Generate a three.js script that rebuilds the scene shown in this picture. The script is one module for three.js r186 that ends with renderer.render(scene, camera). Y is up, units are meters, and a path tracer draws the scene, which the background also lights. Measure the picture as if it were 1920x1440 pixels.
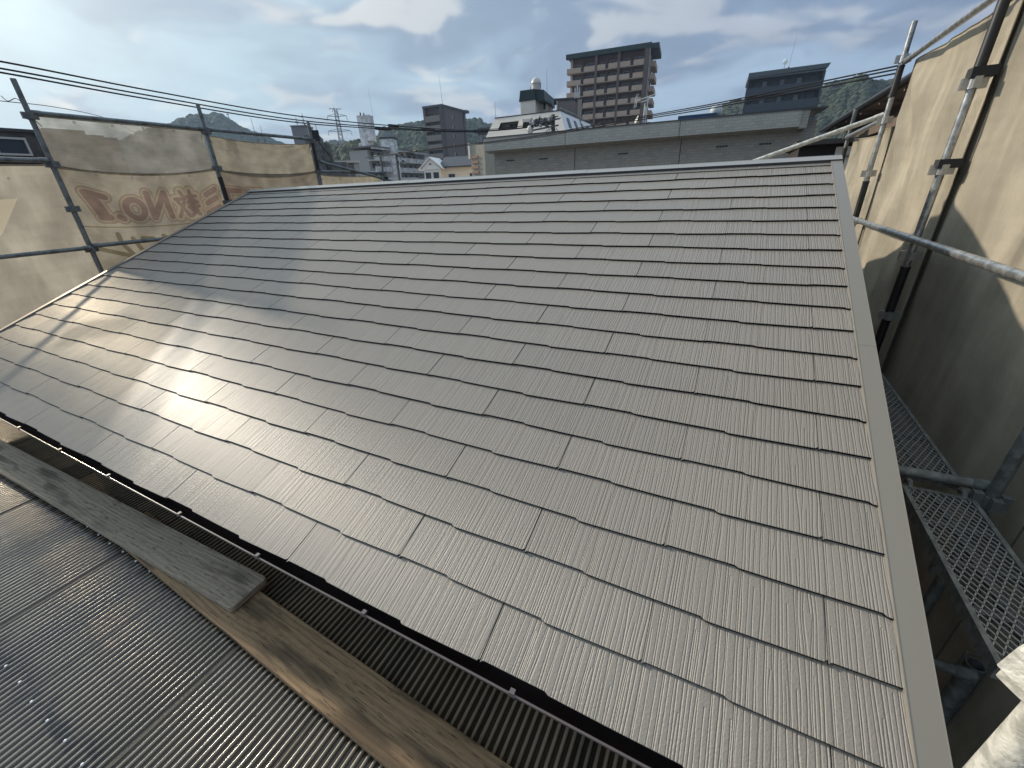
import * as THREE from 'three';
import { mergeGeometries } from 'three/addons/utils/BufferGeometryUtils.js';

// ---------------------------------------------------------------- camera, sky, sun, exposure
const scene = new THREE.Scene();
const camera = new THREE.PerspectiveCamera(86.605, 4 / 3, 0.02, 4000);
camera.position.set(-0.586, 6.9205, 4.1809);
camera.rotation.set(-0.445054, 0.481996, -0.040902, 'YXZ');
scene.add(camera);

const renderer = new THREE.WebGLRenderer({ antialias: true });
renderer.setSize(1024, 768);
renderer.toneMapping = THREE.LinearToneMapping;
renderer.toneMappingExposure = 1.03;
renderer.shadowMap.enabled = true;

const SUN_AZ = -84.5 * Math.PI / 180, SUN_EL = 24 * Math.PI / 180;
const SUN = new THREE.Vector3(Math.sin(SUN_AZ) * Math.cos(SUN_EL), Math.sin(SUN_EL), -Math.cos(SUN_AZ) * Math.cos(SUN_EL));

// noise
function rng(seed) { let a = seed >>> 0; return () => { a = (a + 0x6D2B79F5) | 0; let t = Math.imul(a ^ (a >>> 15), 1 | a); t = (t + Math.imul(t ^ (t >>> 7), 61 | t)) ^ t; return ((t ^ (t >>> 14)) >>> 0) / 4294967296; }; }
function hash(x, y, s) { let h = Math.imul(x | 0, 374761393) + Math.imul(y | 0, 668265263) + Math.imul(s | 0, 974634541); h = Math.imul(h ^ (h >>> 13), 1274126177); return ((h ^ (h >>> 16)) >>> 0) / 4294967296; }
function vnoise(x, y, s = 0, wrap = 0) {
  const xi = Math.floor(x), yi = Math.floor(y), fx = x - xi, fy = y - yi, u = fx * fx * (3 - 2 * fx), v = fy * fy * (3 - 2 * fy);
  const m = (k) => wrap ? ((k % wrap) + wrap) % wrap : k;
  const a = hash(m(xi), m(yi), s), b = hash(m(xi + 1), m(yi), s), c = hash(m(xi), m(yi + 1), s), d = hash(m(xi + 1), m(yi + 1), s);
  return a + (b - a) * u + (c - a) * v + (a - b - c + d) * u * v;
}
function fbm(x, y, s = 0, oct = 4, wrap = 0) { let r = 0, a = 0.5, t = 0; for (let i = 0; i < oct; i++) { r += a * vnoise(x, y, s + i * 17, wrap); t += a; a *= 0.5; x *= 2; y *= 2; wrap *= 2; } return r / t; }
const sstep = (a, b, x) => { const t = Math.min(1, Math.max(0, (x - a) / (b - a))); return t * t * (3 - 2 * t); };
const lerp = (a, b, t) => a + (b - a) * t;

// a broken, backlit evening cloud deck
function makeSky() {
  const W = 2048, H = 1024, d = new Float32Array(W * H * 4);
  for (let j = 0; j < H; j++) {
    const el = ((j + 0.5) / H - 0.5) * Math.PI, sy = Math.sin(el), cy = Math.cos(el);
    for (let i = 0; i < W; i++) {
      const ph = ((i + 0.5) / W - 0.5) * 2 * Math.PI, x = Math.cos(ph) * cy, z = Math.sin(ph) * cy;
      const o = (j * W + i) * 4;
      const ca = Math.max(-1, Math.min(1, x * SUN.x + sy * SUN.y + z * SUN.z)), ang = Math.acos(ca) * 180 / Math.PI;
      const near = Math.exp(-ang / 26);
      const ey = Math.max(sy, 0);
      const q = 1 / (ey + 0.16), px = x * q, pz = z * q;
      const wx = fbm(px * 1.4 + 7, pz * 1.4 + 3, 5, 4) - 0.5, wz = fbm(px * 1.4 - 4, pz * 1.4 + 9, 8, 4) - 0.5;
      const big = fbm(px * 1.0 + wx * 1.5 + 2.3, pz * 1.0 + wz * 1.5 + 1.1, 21, 5);
      const mid = fbm(px * 2.3 + wx * 2.2 + 6.1, pz * 2.3 + wz * 2.2, 27, 5);
      const fine = fbm(px * 5.2 + wx * 3.4, pz * 5.2 + wz * 3.4, 33, 6);
      const away = sstep(12, 105, ang);
      const thick = sstep(0.38, 0.60, big * 0.55 + mid * 0.45);
      const puff = sstep(0.48, 0.63, fine * 0.6 + mid * 0.4) * sstep(0.34, 0.58, big);
      const gap = [lerp(0.50, 0.34, away), lerp(0.68, 0.465, away), lerp(0.79, 0.64, away)];
      const deck = [lerp(0.35, 0.19, away), lerp(0.465, 0.265, away), lerp(0.60, 0.415, away)];
      const hz = Math.exp(-ey * 9), litAmt = puff * (0.20 + 0.80 * Math.exp(-Math.max(0, ang - 14) / 32)) * (1 - 0.5 * hz), c = [0, 0, 0];
      for (let k = 0; k < 3; k++) {
        let v = lerp(gap[k], deck[k], thick);
        v *= 0.90 + 0.2 * fine;
        v = lerp(v, [0.98, 0.96, 0.89][k], litAmt);
        v = lerp(v, [0.40, 0.51, 0.62][k] * lerp(1.1, 0.75, away), hz * 0.55);
        v += [1.0, 0.93, 0.74][k] * (2.0 * Math.exp(-ang / 9) + 0.22 * Math.exp(-ang / 24));
        if (sy < 0) v = lerp(v, [0.14, 0.14, 0.135][k], sstep(0, -0.06, sy));
        c[k] = v * lerp(1, 1.6, sstep(0.28, 0.85, ey));
      }
      d[o] = c[0]; d[o + 1] = c[1]; d[o + 2] = c[2]; d[o + 3] = 1;
    }
  }
  const t = new THREE.DataTexture(d, W, H, THREE.RGBAFormat, THREE.FloatType);
  t.mapping = THREE.EquirectangularReflectionMapping; t.minFilter = t.magFilter = THREE.LinearFilter; t.needsUpdate = true;
  return t;
}
const sky = makeSky();
scene.background = sky; scene.environment = sky;

const sun = new THREE.DirectionalLight(new THREE.Color(1.0, 0.885, 0.72), 4.2);
sun.position.copy(SUN).multiplyScalar(60).add(new THREE.Vector3(-3, 5, 0)); sun.target.position.set(-3, 5, 0);
sun.castShadow = true; sun.shadow.mapSize.set(2048, 2048); sun.shadow.radius = 4;
Object.assign(sun.shadow.camera, { left: -22, right: 22, top: 22, bottom: -22, near: 1, far: 260 });
scene.add(sun, sun.target);
scene.fog = new THREE.FogExp2(new THREE.Color(0.58, 0.74, 0.95), 0.00030);

// ---------------------------------------------------------------- helpers
const used = new Map();
function numbered(n) { const k = used.get(n) || 0; used.set(n, k + 1); return k ? n + '_' + String(k).padStart(3, '0') : n; }
function thing(name, label, category, pos = [0, 0, 0], yaw = 0, group) {
  const g = new THREE.Group(); g.name = numbered(name); g.position.set(...pos); g.rotation.y = yaw;
  g.userData = { label, category }; if (group) g.userData.group = group;
  scene.add(g); g.updateMatrixWorld(true); return g;
}
function part(name, geo, mat, parent, label) {          // geometry in the parent's own frame
  if (Array.isArray(geo)) geo = geo.length > 1 ? merge(geo) : geo[0];
  const m = new THREE.Mesh(geo, mat); m.name = name; m.castShadow = m.receiveShadow = true; parent.add(m);
  if (label) m.userData.label = label; return m;
}
function merge(list) {
  list = list.map((g) => { let q = g.index ? g.toNonIndexed() : g; for (const k of Object.keys(q.attributes)) if (!['position', 'normal', 'uv'].includes(k)) q.deleteAttribute(k); return q; });
  return mergeGeometries(list);
}
function structure(name, geo, mat, label) {
  const m = new THREE.Mesh(geo, mat); m.name = name; m.userData = { kind: 'structure' }; if (label) m.userData.label = label;
  m.castShadow = m.receiveShadow = true; scene.add(m); return m;
}
function metricUV(g) {                                   // uv in metres from the dominant axis of each face
  g = g.index ? g.toNonIndexed() : g; const p = g.attributes.position, n = g.attributes.normal, uv = new Float32Array(p.count * 2);
  for (let i = 0; i < p.count; i++) {
    const a = Math.abs(n.getX(i)), b = Math.abs(n.getY(i)), c = Math.abs(n.getZ(i));
    const [u, v] = b >= a && b >= c ? [p.getX(i), p.getZ(i)] : a >= c ? [p.getZ(i), p.getY(i)] : [p.getX(i), p.getY(i)];
    uv[2 * i] = u; uv[2 * i + 1] = v;
  }
  g.setAttribute('uv', new THREE.BufferAttribute(uv, 2)); return g;
}
const box = (x0, x1, y0, y1, z0, z1) => metricUV(new THREE.BoxGeometry(x1 - x0, y1 - y0, z1 - z0).translate((x0 + x1) / 2, (y0 + y1) / 2, (z0 + z1) / 2));
function tube(a, b, r, seg = 12, open = false, r2 = r) {
  const A = new THREE.Vector3(...a), B = new THREE.Vector3(...b), d = B.clone().sub(A), L = d.length();
  const g = new THREE.CylinderGeometry(r2, r, L, seg, 1, open);
  const uv = g.attributes.uv; for (let i = 0; i < uv.count; i++) uv.setXY(i, uv.getX(i) * 0.15, uv.getY(i) * L);
  g.applyQuaternion(new THREE.Quaternion().setFromUnitVectors(new THREE.Vector3(0, 1, 0), d.normalize()));
  return g.translate((A.x + B.x) / 2, (A.y + B.y) / 2, (A.z + B.z) / 2);
}
function prism(pts, z0, z1) {                            // polygon in x,y pulled along z
  const s = new THREE.Shape(pts.map((p) => new THREE.Vector2(p[0], p[1])));
  return metricUV(new THREE.ExtrudeGeometry(s, { depth: z1 - z0, bevelEnabled: false }).translate(0, 0, z0));
}
function curveTube(pts, r, seg = 60, rad = 6) { return new THREE.TubeGeometry(new THREE.CatmullRomCurve3(pts.map((p) => new THREE.Vector3(...p))), seg, r, rad); }
function quadStrip(rows, flip = false) {                 // grid of points -> surface with uv
  const h = rows.length, w = rows[0].length, pos = [], uv = [], idx = [];
  rows.forEach((r, j) => r.forEach((p, i) => { pos.push(...p); uv.push(i / (w - 1), 1 - j / (h - 1)); }));
  for (let j = 0; j < h - 1; j++) for (let i = 0; i < w - 1; i++) { const a = j * w + i, b = a + 1, c = a + w, e = c + 1; flip ? idx.push(a, b, c, b, e, c) : idx.push(a, c, b, b, c, e); }
  const g = new THREE.BufferGeometry(); g.setAttribute('position', new THREE.Float32BufferAttribute(pos, 3)); g.setAttribute('uv', new THREE.Float32BufferAttribute(uv, 2)); g.setIndex(idx); g.computeVertexNormals(); return g;
}
// textures
function tex(W, H, fn, srgb = false, comps = 3) {
  const d = new Uint8Array(W * H * 4);
  for (let j = 0; j < H; j++) for (let i = 0; i < W; i++) { const c = fn(i / W, j / H, i, j), o = (j * W + i) * 4; for (let k = 0; k < 3; k++) d[o + k] = Math.max(0, Math.min(255, (Array.isArray(c) ? c[k] : c) * 255)); d[o + 3] = 255; }
  const t = new THREE.DataTexture(d, W, H); t.wrapS = t.wrapT = THREE.RepeatWrapping; t.magFilter = THREE.LinearFilter; t.minFilter = THREE.LinearMipmapLinearFilter; t.generateMipmaps = true;
  if (srgb) t.colorSpace = THREE.SRGBColorSpace; t.needsUpdate = true; return t;
}
const rep = (t, x, y) => { const c = t.clone(); c.repeat.set(x, y); c.needsUpdate = true; return c; };
const std = (rgb, rough = 0.7, o = {}) => new THREE.MeshStandardMaterial({ color: new THREE.Color().setRGB(...rgb), roughness: rough, side: THREE.DoubleSide, ...o });
const phy = (rgb, rough = 0.7, o = {}) => new THREE.MeshPhysicalMaterial({ color: new THREE.Color().setRGB(...rgb), roughness: rough, side: THREE.DoubleSide, ...o });

// mottled multiplier, tiling
const mottle = tex(512, 512, (u, v) => 0.72 + 0.28 * (0.6 * fbm(u * 8, v * 8, 3, 5, 8) + 0.4 * fbm(u * 64, v * 64, 9, 2, 64)));
const grit = tex(512, 512, (u, v) => fbm(u * 90, v * 90, 13, 3, 90));
const wear = tex(512, 512, (u, v) => { const a = fbm(u * 12, v * 12, 41, 5, 12), b = fbm(u * 40, v * 40, 44, 3, 40); return 0.55 + 0.45 * sstep(0.3, 0.68, a * 0.7 + b * 0.3); });
// embossed wood-grain of the slates: 0.91 m x 0.228 m
function slateBump(seed) {
  const r = rng(seed), W = 2048, H = 256, cuts = [];
  let x = 0; while (x < 1) { const cl = r() < 0.35; x += (cl ? 0.0058 : 0.0075 + 0.015 * r()); cuts.push({ x, w: 0.0014 + 0.0018 * r() * r(), d: 0.45 + 0.55 * r(), a: 0.0022 * (r() - 0.5) * 2, b: 0.004 * (r() - 0.5), p: r() * 6.28, f: 2 + 5 * r(), s: r() < 0.2 ? r() : -1 }); }
  const kn = [0, 1, 2].map(() => ({ x: r(), v: r(), k: 0.004 + 0.006 * r() }));
  const col = new Float32Array(W);
  const d = new Float32Array(W * H);
  for (let j = 0; j < H; j++) {
    const v = j / H; col.fill(0);
    for (const c of cuts) {
      if (c.s >= 0 && v < c.s * 0.5) continue;
      let cx = c.x + c.a * Math.sin(v * c.f + c.p) + c.b * v;
      for (const k of kn) { const dx = cx - k.x; cx += k.k * Math.sign(dx || 1) * Math.exp(-Math.abs(dx) / 0.02) * Math.exp(-((v - k.v) ** 2) / 0.08); }
      const i0 = Math.floor((cx - 3 * c.w) * W), i1 = Math.ceil((cx + 3 * c.w) * W);
      for (let i = i0; i <= i1; i++) { if (i < 0 || i >= W) continue; const t = (i / W - cx) / c.w; col[i] = Math.max(col[i], c.d * Math.exp(-t * t)); }
    }
    for (let i = 0; i < W; i++) d[j * W + i] = 0.80 - 0.72 * col[i] + 0.25 * (fbm(i / W * 230, v * 50, seed, 2) - 0.5) + 0.10 * (fbm(i / W * 60, v * 3, seed + 3, 2) - 0.5);
  }
  return tex(W, H, (u, v, i, j) => d[j * W + i]);
}
const slateBumpA = slateBump(11), slateBumpB = slateBump(29);

// ---------------------------------------------------------------- materials
const mPaint = (b, k = 1, rough = 0.43) => phy([0.240 * k, 0.214 * k, 0.185 * k], rough, { bumpMap: b, bumpScale: 0.0031, specularIntensity: 0.75, anisotropy: 0.72 });
const M = {
  slates: [0.955, 0.98, 1.0, 1.02, 1.05].map((k, i) => mPaint(i % 2 ? slateBumpA : slateBumpB, k, 0.455 + 0.012 * i)),
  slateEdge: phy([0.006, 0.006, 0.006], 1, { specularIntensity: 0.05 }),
  flash: phy([0.205, 0.190, 0.165], 0.42, { bumpMap: rep(mottle, 0.5, 0.5), bumpScale: 0.0006 }),
  ridge: phy([0.27, 0.255, 0.235], 0.33, { bumpMap: rep(mottle, 0.5, 0.5), bumpScale: 0.0005 }),
  ridgeDark: std([0.055, 0.058, 0.066], 0.5),
  gutter: phy([0.020, 0.014, 0.014], 0.25, { clearcoat: 0.6, clearcoatRoughness: 0.15 }),
  gutterLip: phy([0.085, 0.06, 0.052], 0.3, { clearcoat: 0.8, clearcoatRoughness: 0.12 }),
  steel: std([0.52, 0.53, 0.53], 0.38, { metalness: 0.75, map: rep(wear, 2, 2), roughnessMap: rep(mottle, 3, 3) }),
  steelDull: std([0.20, 0.215, 0.21], 0.55, { metalness: 0.45, map: rep(wear, 2, 2) }),
  steelWhite: std([0.66, 0.64, 0.57], 0.55, { metalness: 0.2, map: rep(wear, 3, 3), bumpMap: rep(grit, 3, 3), bumpScale: 0.001 }),
  black: std([0.012, 0.012, 0.014], 0.42),
  wire: std([0.006, 0.006, 0.008], 1),
  rubber: std([0.018, 0.018, 0.02], 0.7),
  wallBeige: std([0.42, 0.36, 0.29], 0.85, { map: rep(mottle, 0.4, 0.4) }),
  soffit: std([0.30, 0.27, 0.23], 0.85),
  darkWood: std([0.06, 0.045, 0.035], 0.8),
  concrete: std([0.36, 0.345, 0.32], 0.9, { map: rep(wear, 0.15, 0.15) }),
  glass: phy([0.03, 0.035, 0.045], 0.08, { metalness: 0, clearcoat: 1 }),
  glassFar: std([0.035, 0.04, 0.05], 0.2),
  frame: std([0.5, 0.5, 0.5], 0.5),
};
const netBase = (rgb, trans, o = {}) => phy(rgb, 0.86, { transmission: trans, thickness: 0, specularIntensity: 0.15, ...o });

// ---------------------------------------------------------------- ground and hills
structure('ground', (() => { const g = new THREE.CircleGeometry(1500, 64).rotateX(-Math.PI / 2); const uv = g.attributes.uv, p = g.attributes.position; for (let i = 0; i < uv.count; i++) uv.setXY(i, p.getX(i), p.getZ(i)); return g; })(), std([0.13, 0.125, 0.115], 0.95, { map: rep(wear, 0.08, 0.08) }));

function hill(name, ridge, depth, base, seed, cell, leaf, cols, n) {
  leaf *= 0.62; n = Math.round(n * 2.4);
  // ridge: crest points [x, y, z] ordered; the slope falls towards the camera and away from it
  const R = rng(seed), N = 60, MM = 26, rows = [];
  const crest = new THREE.CatmullRomCurve3(ridge.map((p) => new THREE.Vector3(...p)));
  const cam = camera.position, P = [];
  for (let j = 0; j <= MM; j++) {
    const row = [], t = j / MM;
    for (let i = 0; i <= N; i++) {
      const c = crest.getPoint(i / N), dir = new THREE.Vector3(c.x - cam.x, 0, c.z - cam.z).normalize();
      const s = (t - 0.65) / 0.65;                           // -1 front foot, 0 crest, up to .54 behind
      const off = s * depth, fall = Math.pow(Math.cos(Math.min(1, Math.abs(s)) * Math.PI / 2), 1.15);
      const nz = (fbm(i * 0.28 + seed, j * 0.33, seed, 4) - 0.5) * cell * 2.2 * (Math.abs(s) > 0.04 ? 1 : 0.25);
      row.push([c.x + dir.x * off, base + (c.y - base) * fall + nz - cell * 0.25, c.z + dir.z * off]);
    }
    rows.push(row);
  }
  const h = structure(name, quadStrip(rows), std([0.030, 0.040, 0.022], 0.95));
  // leaf clumps over the slope: one far-off wood
  const clump = new THREE.IcosahedronGeometry(1, 2); const pp = clump.attributes.position;
  for (let i = 0; i < pp.count; i++) { const x = pp.getX(i), y = pp.getY(i), z = pp.getZ(i), k = 0.72 + 0.55 * fbm(x * 2.2 + y * 1.7 + 9, z * 2.2 - y * 1.3 + 4, 77, 3); pp.setXYZ(i, x * k, y * k * 0.9, z * k); }
  clump.computeVertexNormals();
  const im = new THREE.InstancedMesh(clump, std([1, 1, 1], 0.95), n), m4 = new THREE.Matrix4(), q = new THREE.Quaternion(), e = new THREE.Euler(), col = new THREE.Color();
  for (let k = 0; k < n; k++) {
    const a = R() * N, b = R() * (MM - 7), i = Math.min(N - 1, Math.floor(a)), j = Math.floor(b), fi = a - i, fj = b - j;
    const p = [0, 1, 2].map((c) => lerp(lerp(rows[j][i][c], rows[j][i + 1][c], fi), lerp(rows[j + 1][i][c], rows[j + 1][i + 1][c], fi), fj));
    const s = leaf * (0.55 + 0.9 * R() * R() + 0.2 * R()); e.set(R() * 0.6, R() * 6.3, R() * 0.6); q.setFromEuler(e);
    m4.compose(new THREE.Vector3(p[0], p[1] + s * 0.25, p[2]), q, new THREE.Vector3(s, s * (0.8 + 0.4 * R()), s)); im.setMatrixAt(k, m4);
    const g = cols[Math.floor(R() * cols.length)], w = 0.7 + 0.6 * R(); im.setColorAt(k, col.setRGB(g[0] * w, g[1] * w, g[2] * w));
  }
  im.name = name.replace('hill', 'wood') ; im.userData = { kind: 'stuff', label: 'green tree canopy covering the ' + name.replace(/_/g, ' '), category: 'trees' }; im.castShadow = im.receiveShadow = true; scene.add(im);
  return h;
}
const G1 = [[0.042, 0.058, 0.030], [0.054, 0.070, 0.034], [0.030, 0.045, 0.026], [0.068, 0.080, 0.042]];
hill('far_left_hill', [[-860, 60, -300], [-808, 103, -394], [-791, 114, -426], [-781, 119.5, -440], [-772.5, 126, -458.5], [-757.6, 124, -482.5], [-743.5, 109, -504], [-700, 84, -560], [-640, 70, -620]], 240, 0, 3, 6, 7, G1, 5000);
hill('distant_low_hill', [[-640, 62, -330], [-526, 71, -458], [-470, 74, -520], [-400, 76, -580]], 150, 0, 7, 5, 6, G1, 3000);
hill('wooded_middle_hill', [[-345, 36, -250], [-306, 51, -326], [-290, 55, -340], [-268, 58.5, -357.5], [-240, 54, -385], [-215, 46, -405]], 120, 0, 11, 4, 4.2, G1, 4200);
hill('pale_back_hill', [[-390, 76, -430], [-330, 86, -495], [-299, 81, -516], [-285, 76, -524], [-250, 64, -560]], 150, 0, 19, 4, 4.5, G1, 2600);
hill('dark_near_hill', [[-205, 20, -140], [-190.7, 23, -158], [-181.6, 28, -168], [-176, 30, -174], [-165, 26, -190]], 60, 0, 23, 2.5, 2.6, [[0.05, 0.065, 0.03], [0.08, 0.085, 0.045], [0.035, 0.05, 0.025]], 2200);
hill('right_hill', [[-60, 34, -345], [-22.9, 46.5, -345], [-10.7, 49.2, -345.7], [10, 51.5, -345], [34, 52.6, -344], [48.8, 54.4, -342.3], [58.4, 53.8, -340.8], [73.5, 47.5, -338], [92, 38, -330]], 150, 0, 31, 4, 2.6, G1.map((c) => [c[0] * 0.62, c[1] * 0.66, c[2] * 0.8]), 11000);

// ---------------------------------------------------------------- buildings
// local frame: x along the facade from its left roof corner, z out of the facade towards the viewer
function building(name, label, L, yaw, category = 'building') { return thing(name, label, category, [L[0], 0, L[1]], yaw); }
const brickTex = (W, H, nx, ny, base, var_, joint, seed) => tex(W, H, (u, v) => {
  const row = Math.floor(v * ny), sx = u * nx + (row % 2) * 0.5, cx = Math.floor(sx) % nx, fx = sx - Math.floor(sx), fy = v * ny - row;
  const e = (fx < 0.05 || fy < 0.14) ? joint : 1, t = 1 + var_ * (hash(cx, row, seed) - 0.5) * 2;
  return base.map((b) => b * t * e * (0.92 + 0.16 * fbm(u * 60, v * 60, seed, 2, 60)));
});

// long low tiled building right behind the ridge
{
  const tileGrey = rep(brickTex(512, 512, 5, 12, [0.62, 0.60, 0.56], 0.10, 0.72, 5), 1 / 1.2, 1 / 1.08);
  const tileWall = rep(brickTex(512, 512, 5, 12, [0.56, 0.53, 0.48], 0.09, 0.74, 6), 1 / 1.2, 1 / 1.08);
  const mp = std([0.76, 0.735, 0.68], 0.55, { map: tileGrey }), mw = std([0.66, 0.62, 0.56], 0.6, { map: tileWall });
  const b = building('tiled_building', 'long low grey tiled building with overhanging parapet directly behind the ridge', [-10.37, -12.89], 0.078);
  const W = 11.23;
  part('wall', box(0.25, W + 0.55, 0, 8.6, -9, -0.42), mw, b);
  const pp = [[0, 0.0], [0, 0.46], [-0.30, 0.46], [-0.30, 0.10], [-0.42, -0.02]];
  // parapet: upright band with a sloping soffit, in two lengths with a joint between, third to the right end
  for (const [x0, x1] of [[0, 3.47], [3.49, 7.61], [7.63, W]]) {
    const g = new THREE.ExtrudeGeometry(new THREE.Shape([[0, 0], [0, 0.46], [0.34, 0.46], [0.42, -0.09]].map((p) => new THREE.Vector2(-p[0], 8.41 + p[1]))), { depth: x1 - x0, bevelEnabled: false });
    g.rotateY(Math.PI / 2); g.translate(x0, 0, 0);            // polygon x -> -z
    const P = g.attributes.position; for (let i = 0; i < P.count; i++) { P.setZ(i, -Math.abs(P.getZ(i))); }
    g.computeVertexNormals(); part('parapet', metricUV(g), mp, b);
  }
  part('parapet_return', box(W, W + 0.22, 8.35, 8.865, -1.2, -0.02), std([0.62, 0.60, 0.53], 0.6, { map: tileGrey }), b);
  part('coping', box(-0.03, W + 0.7, 8.87, 8.90, -0.45, 0.03), std([0.10, 0.10, 0.10], 0.5, { metalness: 0.4 }), b);
  part('coping', box(W + 0.3, W + 0.72, 8.87, 8.90, -9, -0.46), std([0.10, 0.10, 0.10], 0.5, { metalness: 0.4 }), b);
  for (const x of [3.78, 7.71]) part('expansion_joint', box(x - 0.012, x + 0.012, 6.0, 8.33, -0.425, -0.412), M.rubber, b);
  for (const [x, y] of [[0.99, 8.03], [2.46, 8.01], [5.66, 8.0], [9.08, 8.02], [10.41, 8.01]]) {
    const v = part('vent', [box(x - 0.20, x + 0.20, y - 0.035, y + 0.035, -0.43, -0.412)], std([0.30, 0.28, 0.24], 0.8), b);
    for (let k = 0; k < 4; k++) part('slot', new THREE.CylinderGeometry(0.035, 0.035, 0.016, 12).rotateX(Math.PI / 2).scale(1.15, 0.75, 1).translate(x - 0.14 + k * 0.093, y, -0.408), std([0.05, 0.045, 0.04], 0.9), v);
  }
}
// TV antenna and dish standing on its roof
{
  const a = thing('tv_antenna', 'white roof antenna with long boom and twin masts on the tiled building', 'antenna', [-3.98, 8.9, -13.55]);
  part('mast', [tube([0, 0, 0], [0.02, 0.78, 0], 0.018), tube([-0.09, 0, 0], [-0.08, 0.62, 0], 0.016), tube([-0.02, 0.03, 0], [-0.02, 0.5, 0.1], 0.012)], std([0.72, 0.70, 0.66], 0.45), a);
  part('boom', [tube([-0.42, 0.70, 0.05], [0.28, 0.86, -0.05], 0.014), tube([-0.22, 0.66, 0], [0.08, 0.72, 0], 0.014)], std([0.72, 0.70, 0.66], 0.45), a);
  for (const [x, y] of [[-0.42, 0.7], [-0.36, 0.72]]) part('reflector', [tube([x, y, 0], [x + 0.03, y + 0.2, 0.04], 0.009), tube([x, y, 0], [x - 0.02, y - 0.2, 0.04], 0.009)], std([0.6, 0.6, 0.58], 0.5), a);
  for (let k = 0; k < 7; k++) { const t = -0.3 + k * 0.09, y = 0.73 + (t + 0.3) * 0.22; part('director', tube([t, y, 0.11], [t, y, -0.11], 0.006, 6), std([0.6, 0.6, 0.58], 0.5), a); }
  part('dish', new THREE.SphereGeometry(0.28, 24, 10, 0, 6.29, 0, 0.9).scale(0.55, 0.35, 1).rotateZ(1.25).rotateY(0.4).translate(-0.26, 0.12, 0.05), std([0.8, 0.78, 0.72], 0.5), a);
}

// shared floors of far blocks
function windowAt(parent, x0, x1, y0, y1, z, mat = M.glassFar, frameMat = M.frame, deep = 0.12) {
  const f = part('window', [box(x0, x1, y0, y0 + 0.06, z, z + deep), box(x0, x1, y1 - 0.06, y1, z, z + deep), box(x0, x0 + 0.06, y0 + 0.06, y1 - 0.06, z, z + deep), box(x1 - 0.06, x1, y0 + 0.06, y1 - 0.06, z, z + deep)], frameMat, parent);
  part('pane', box(x0 + 0.06, x1 - 0.06, y0 + 0.06, y1 - 0.06, z + 0.02, z + 0.05), mat, f); return f;
}
// brown apartment tower
{
  const b = building('apartment_tower', 'tall brown apartment tower with rows of beige balconies and green roof edge', [-53.17, -140.61], 0.102);
  const W = 24.1, dp = 13.6, brown = std([0.16, 0.098, 0.075], 0.8), dark = std([0.05, 0.04, 0.038], 0.8), tan = std([0.58, 0.42, 0.31], 0.8, { map: rep(mottle, 0.2, 0.2) });
  const topY = 42.3, fh = 3.03; 
  part('core', box(1.2, W - 0.3, 0, topY - 0.6, -dp, -1.9), brown, b);
  const top = part('roof', [box(-0.2, W + 0.3, 41.6, 42.75, -0.9, 0.35), box(W - 0.5, W + 2.2, 41.6, 42.75, -dp - 0.3, -0.9), box(0, W, 41.9, 42.2, -dp, -0.9)], std([0.018, 0.040, 0.036], 0.6), b);
  const cx = [1.35, 8.9, 15.5, W - 0.35];
  cx.forEach((x, i) => part('column', box(x - (i === 3 ? 1.1 : 0.32), x + 0.32, 0, 41.6, -1.9, i === 0 ? -0.7 : 0.14), i === 0 ? tan : std([0.13, 0.095, 0.085], 0.8), b));
  part('drain_pipe', tube([W + 0.02, 0, 0.25], [W + 0.02, 41.5, 0.25], 0.10, 8), std([0.35, 0.3, 0.28], 0.6), b);
  for (let f = 0; f < 13; f++) {
    const y = 38.0 - f * fh; if (y < 2) break;                // balcony floor level
    part('slab', box(0.05, W - 0.3, y - 0.12, y + 0.06, -1.9, -0.06), tan, b);
    for (let k = 0; k < 3; k++) {
      const x0 = k === 0 ? 0.05 : cx[k] + 0.32, x1 = k === 2 ? cx[3] - 1.1 : cx[k + 1] - 0.32, mid = lerp(x0, x1, k === 0 ? 0.56 : k === 1 ? 0.48 : 0.5);
      for (const [a, c] of [[x0, mid - 0.45], [mid + 0.45, x1]]) part('balcony_wall', box(a, c, y + 0.06, y + 1.28, -0.2, 0), tan, b);
      part('balcony_gap', box(mid - 0.45, mid + 0.45, y + 0.1, y + 1.05, -0.16, -0.12), dark, b);
      part('partition', box(mid - 0.05, mid + 0.05, y + 0.06, y + fh - 0.2, -1.9, -0.25), brown, b);
      for (const [a, c] of [[x0 + 0.9, mid - 0.7], [mid + 0.7, x1 - 0.5]]) windowAt(b, a, c, y + 0.1, y + 2.2, -1.9);
    }
    // end balconies on the right-hand side
    part('end_balcony', [box(W + 0.05, W + 1.5, y - 0.12, y + 0.04, -dp + 1, -3.4), box(W + 1.38, W + 1.5, y + 0.04, y + 1.2, -dp + 1, -3.4), box(W + 0.05, W + 1.38, y + 0.04, y + 1.2, -3.5, -3.4), box(W + 0.05, W + 1.38, y + 0.04, y + 1.2, -dp + 1, -dp + 1.1)], tan, b);
    const side = part('window', [box(W - 0.3, W - 0.2, y + 0.1, y + 2.2, -9.8, -5)], M.frame, b); part('pane', box(W - 0.25, W - 0.16, y + 0.2, y + 2.1, -9.6, -5.2), M.glassFar, side);
    part('side_panel', box(W - 0.3, W + 0.02, y + 0.06, y + fh - 0.6, -4.2, -2.2), std([0.5, 0.43, 0.36], 0.8), b);
  }
}
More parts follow.
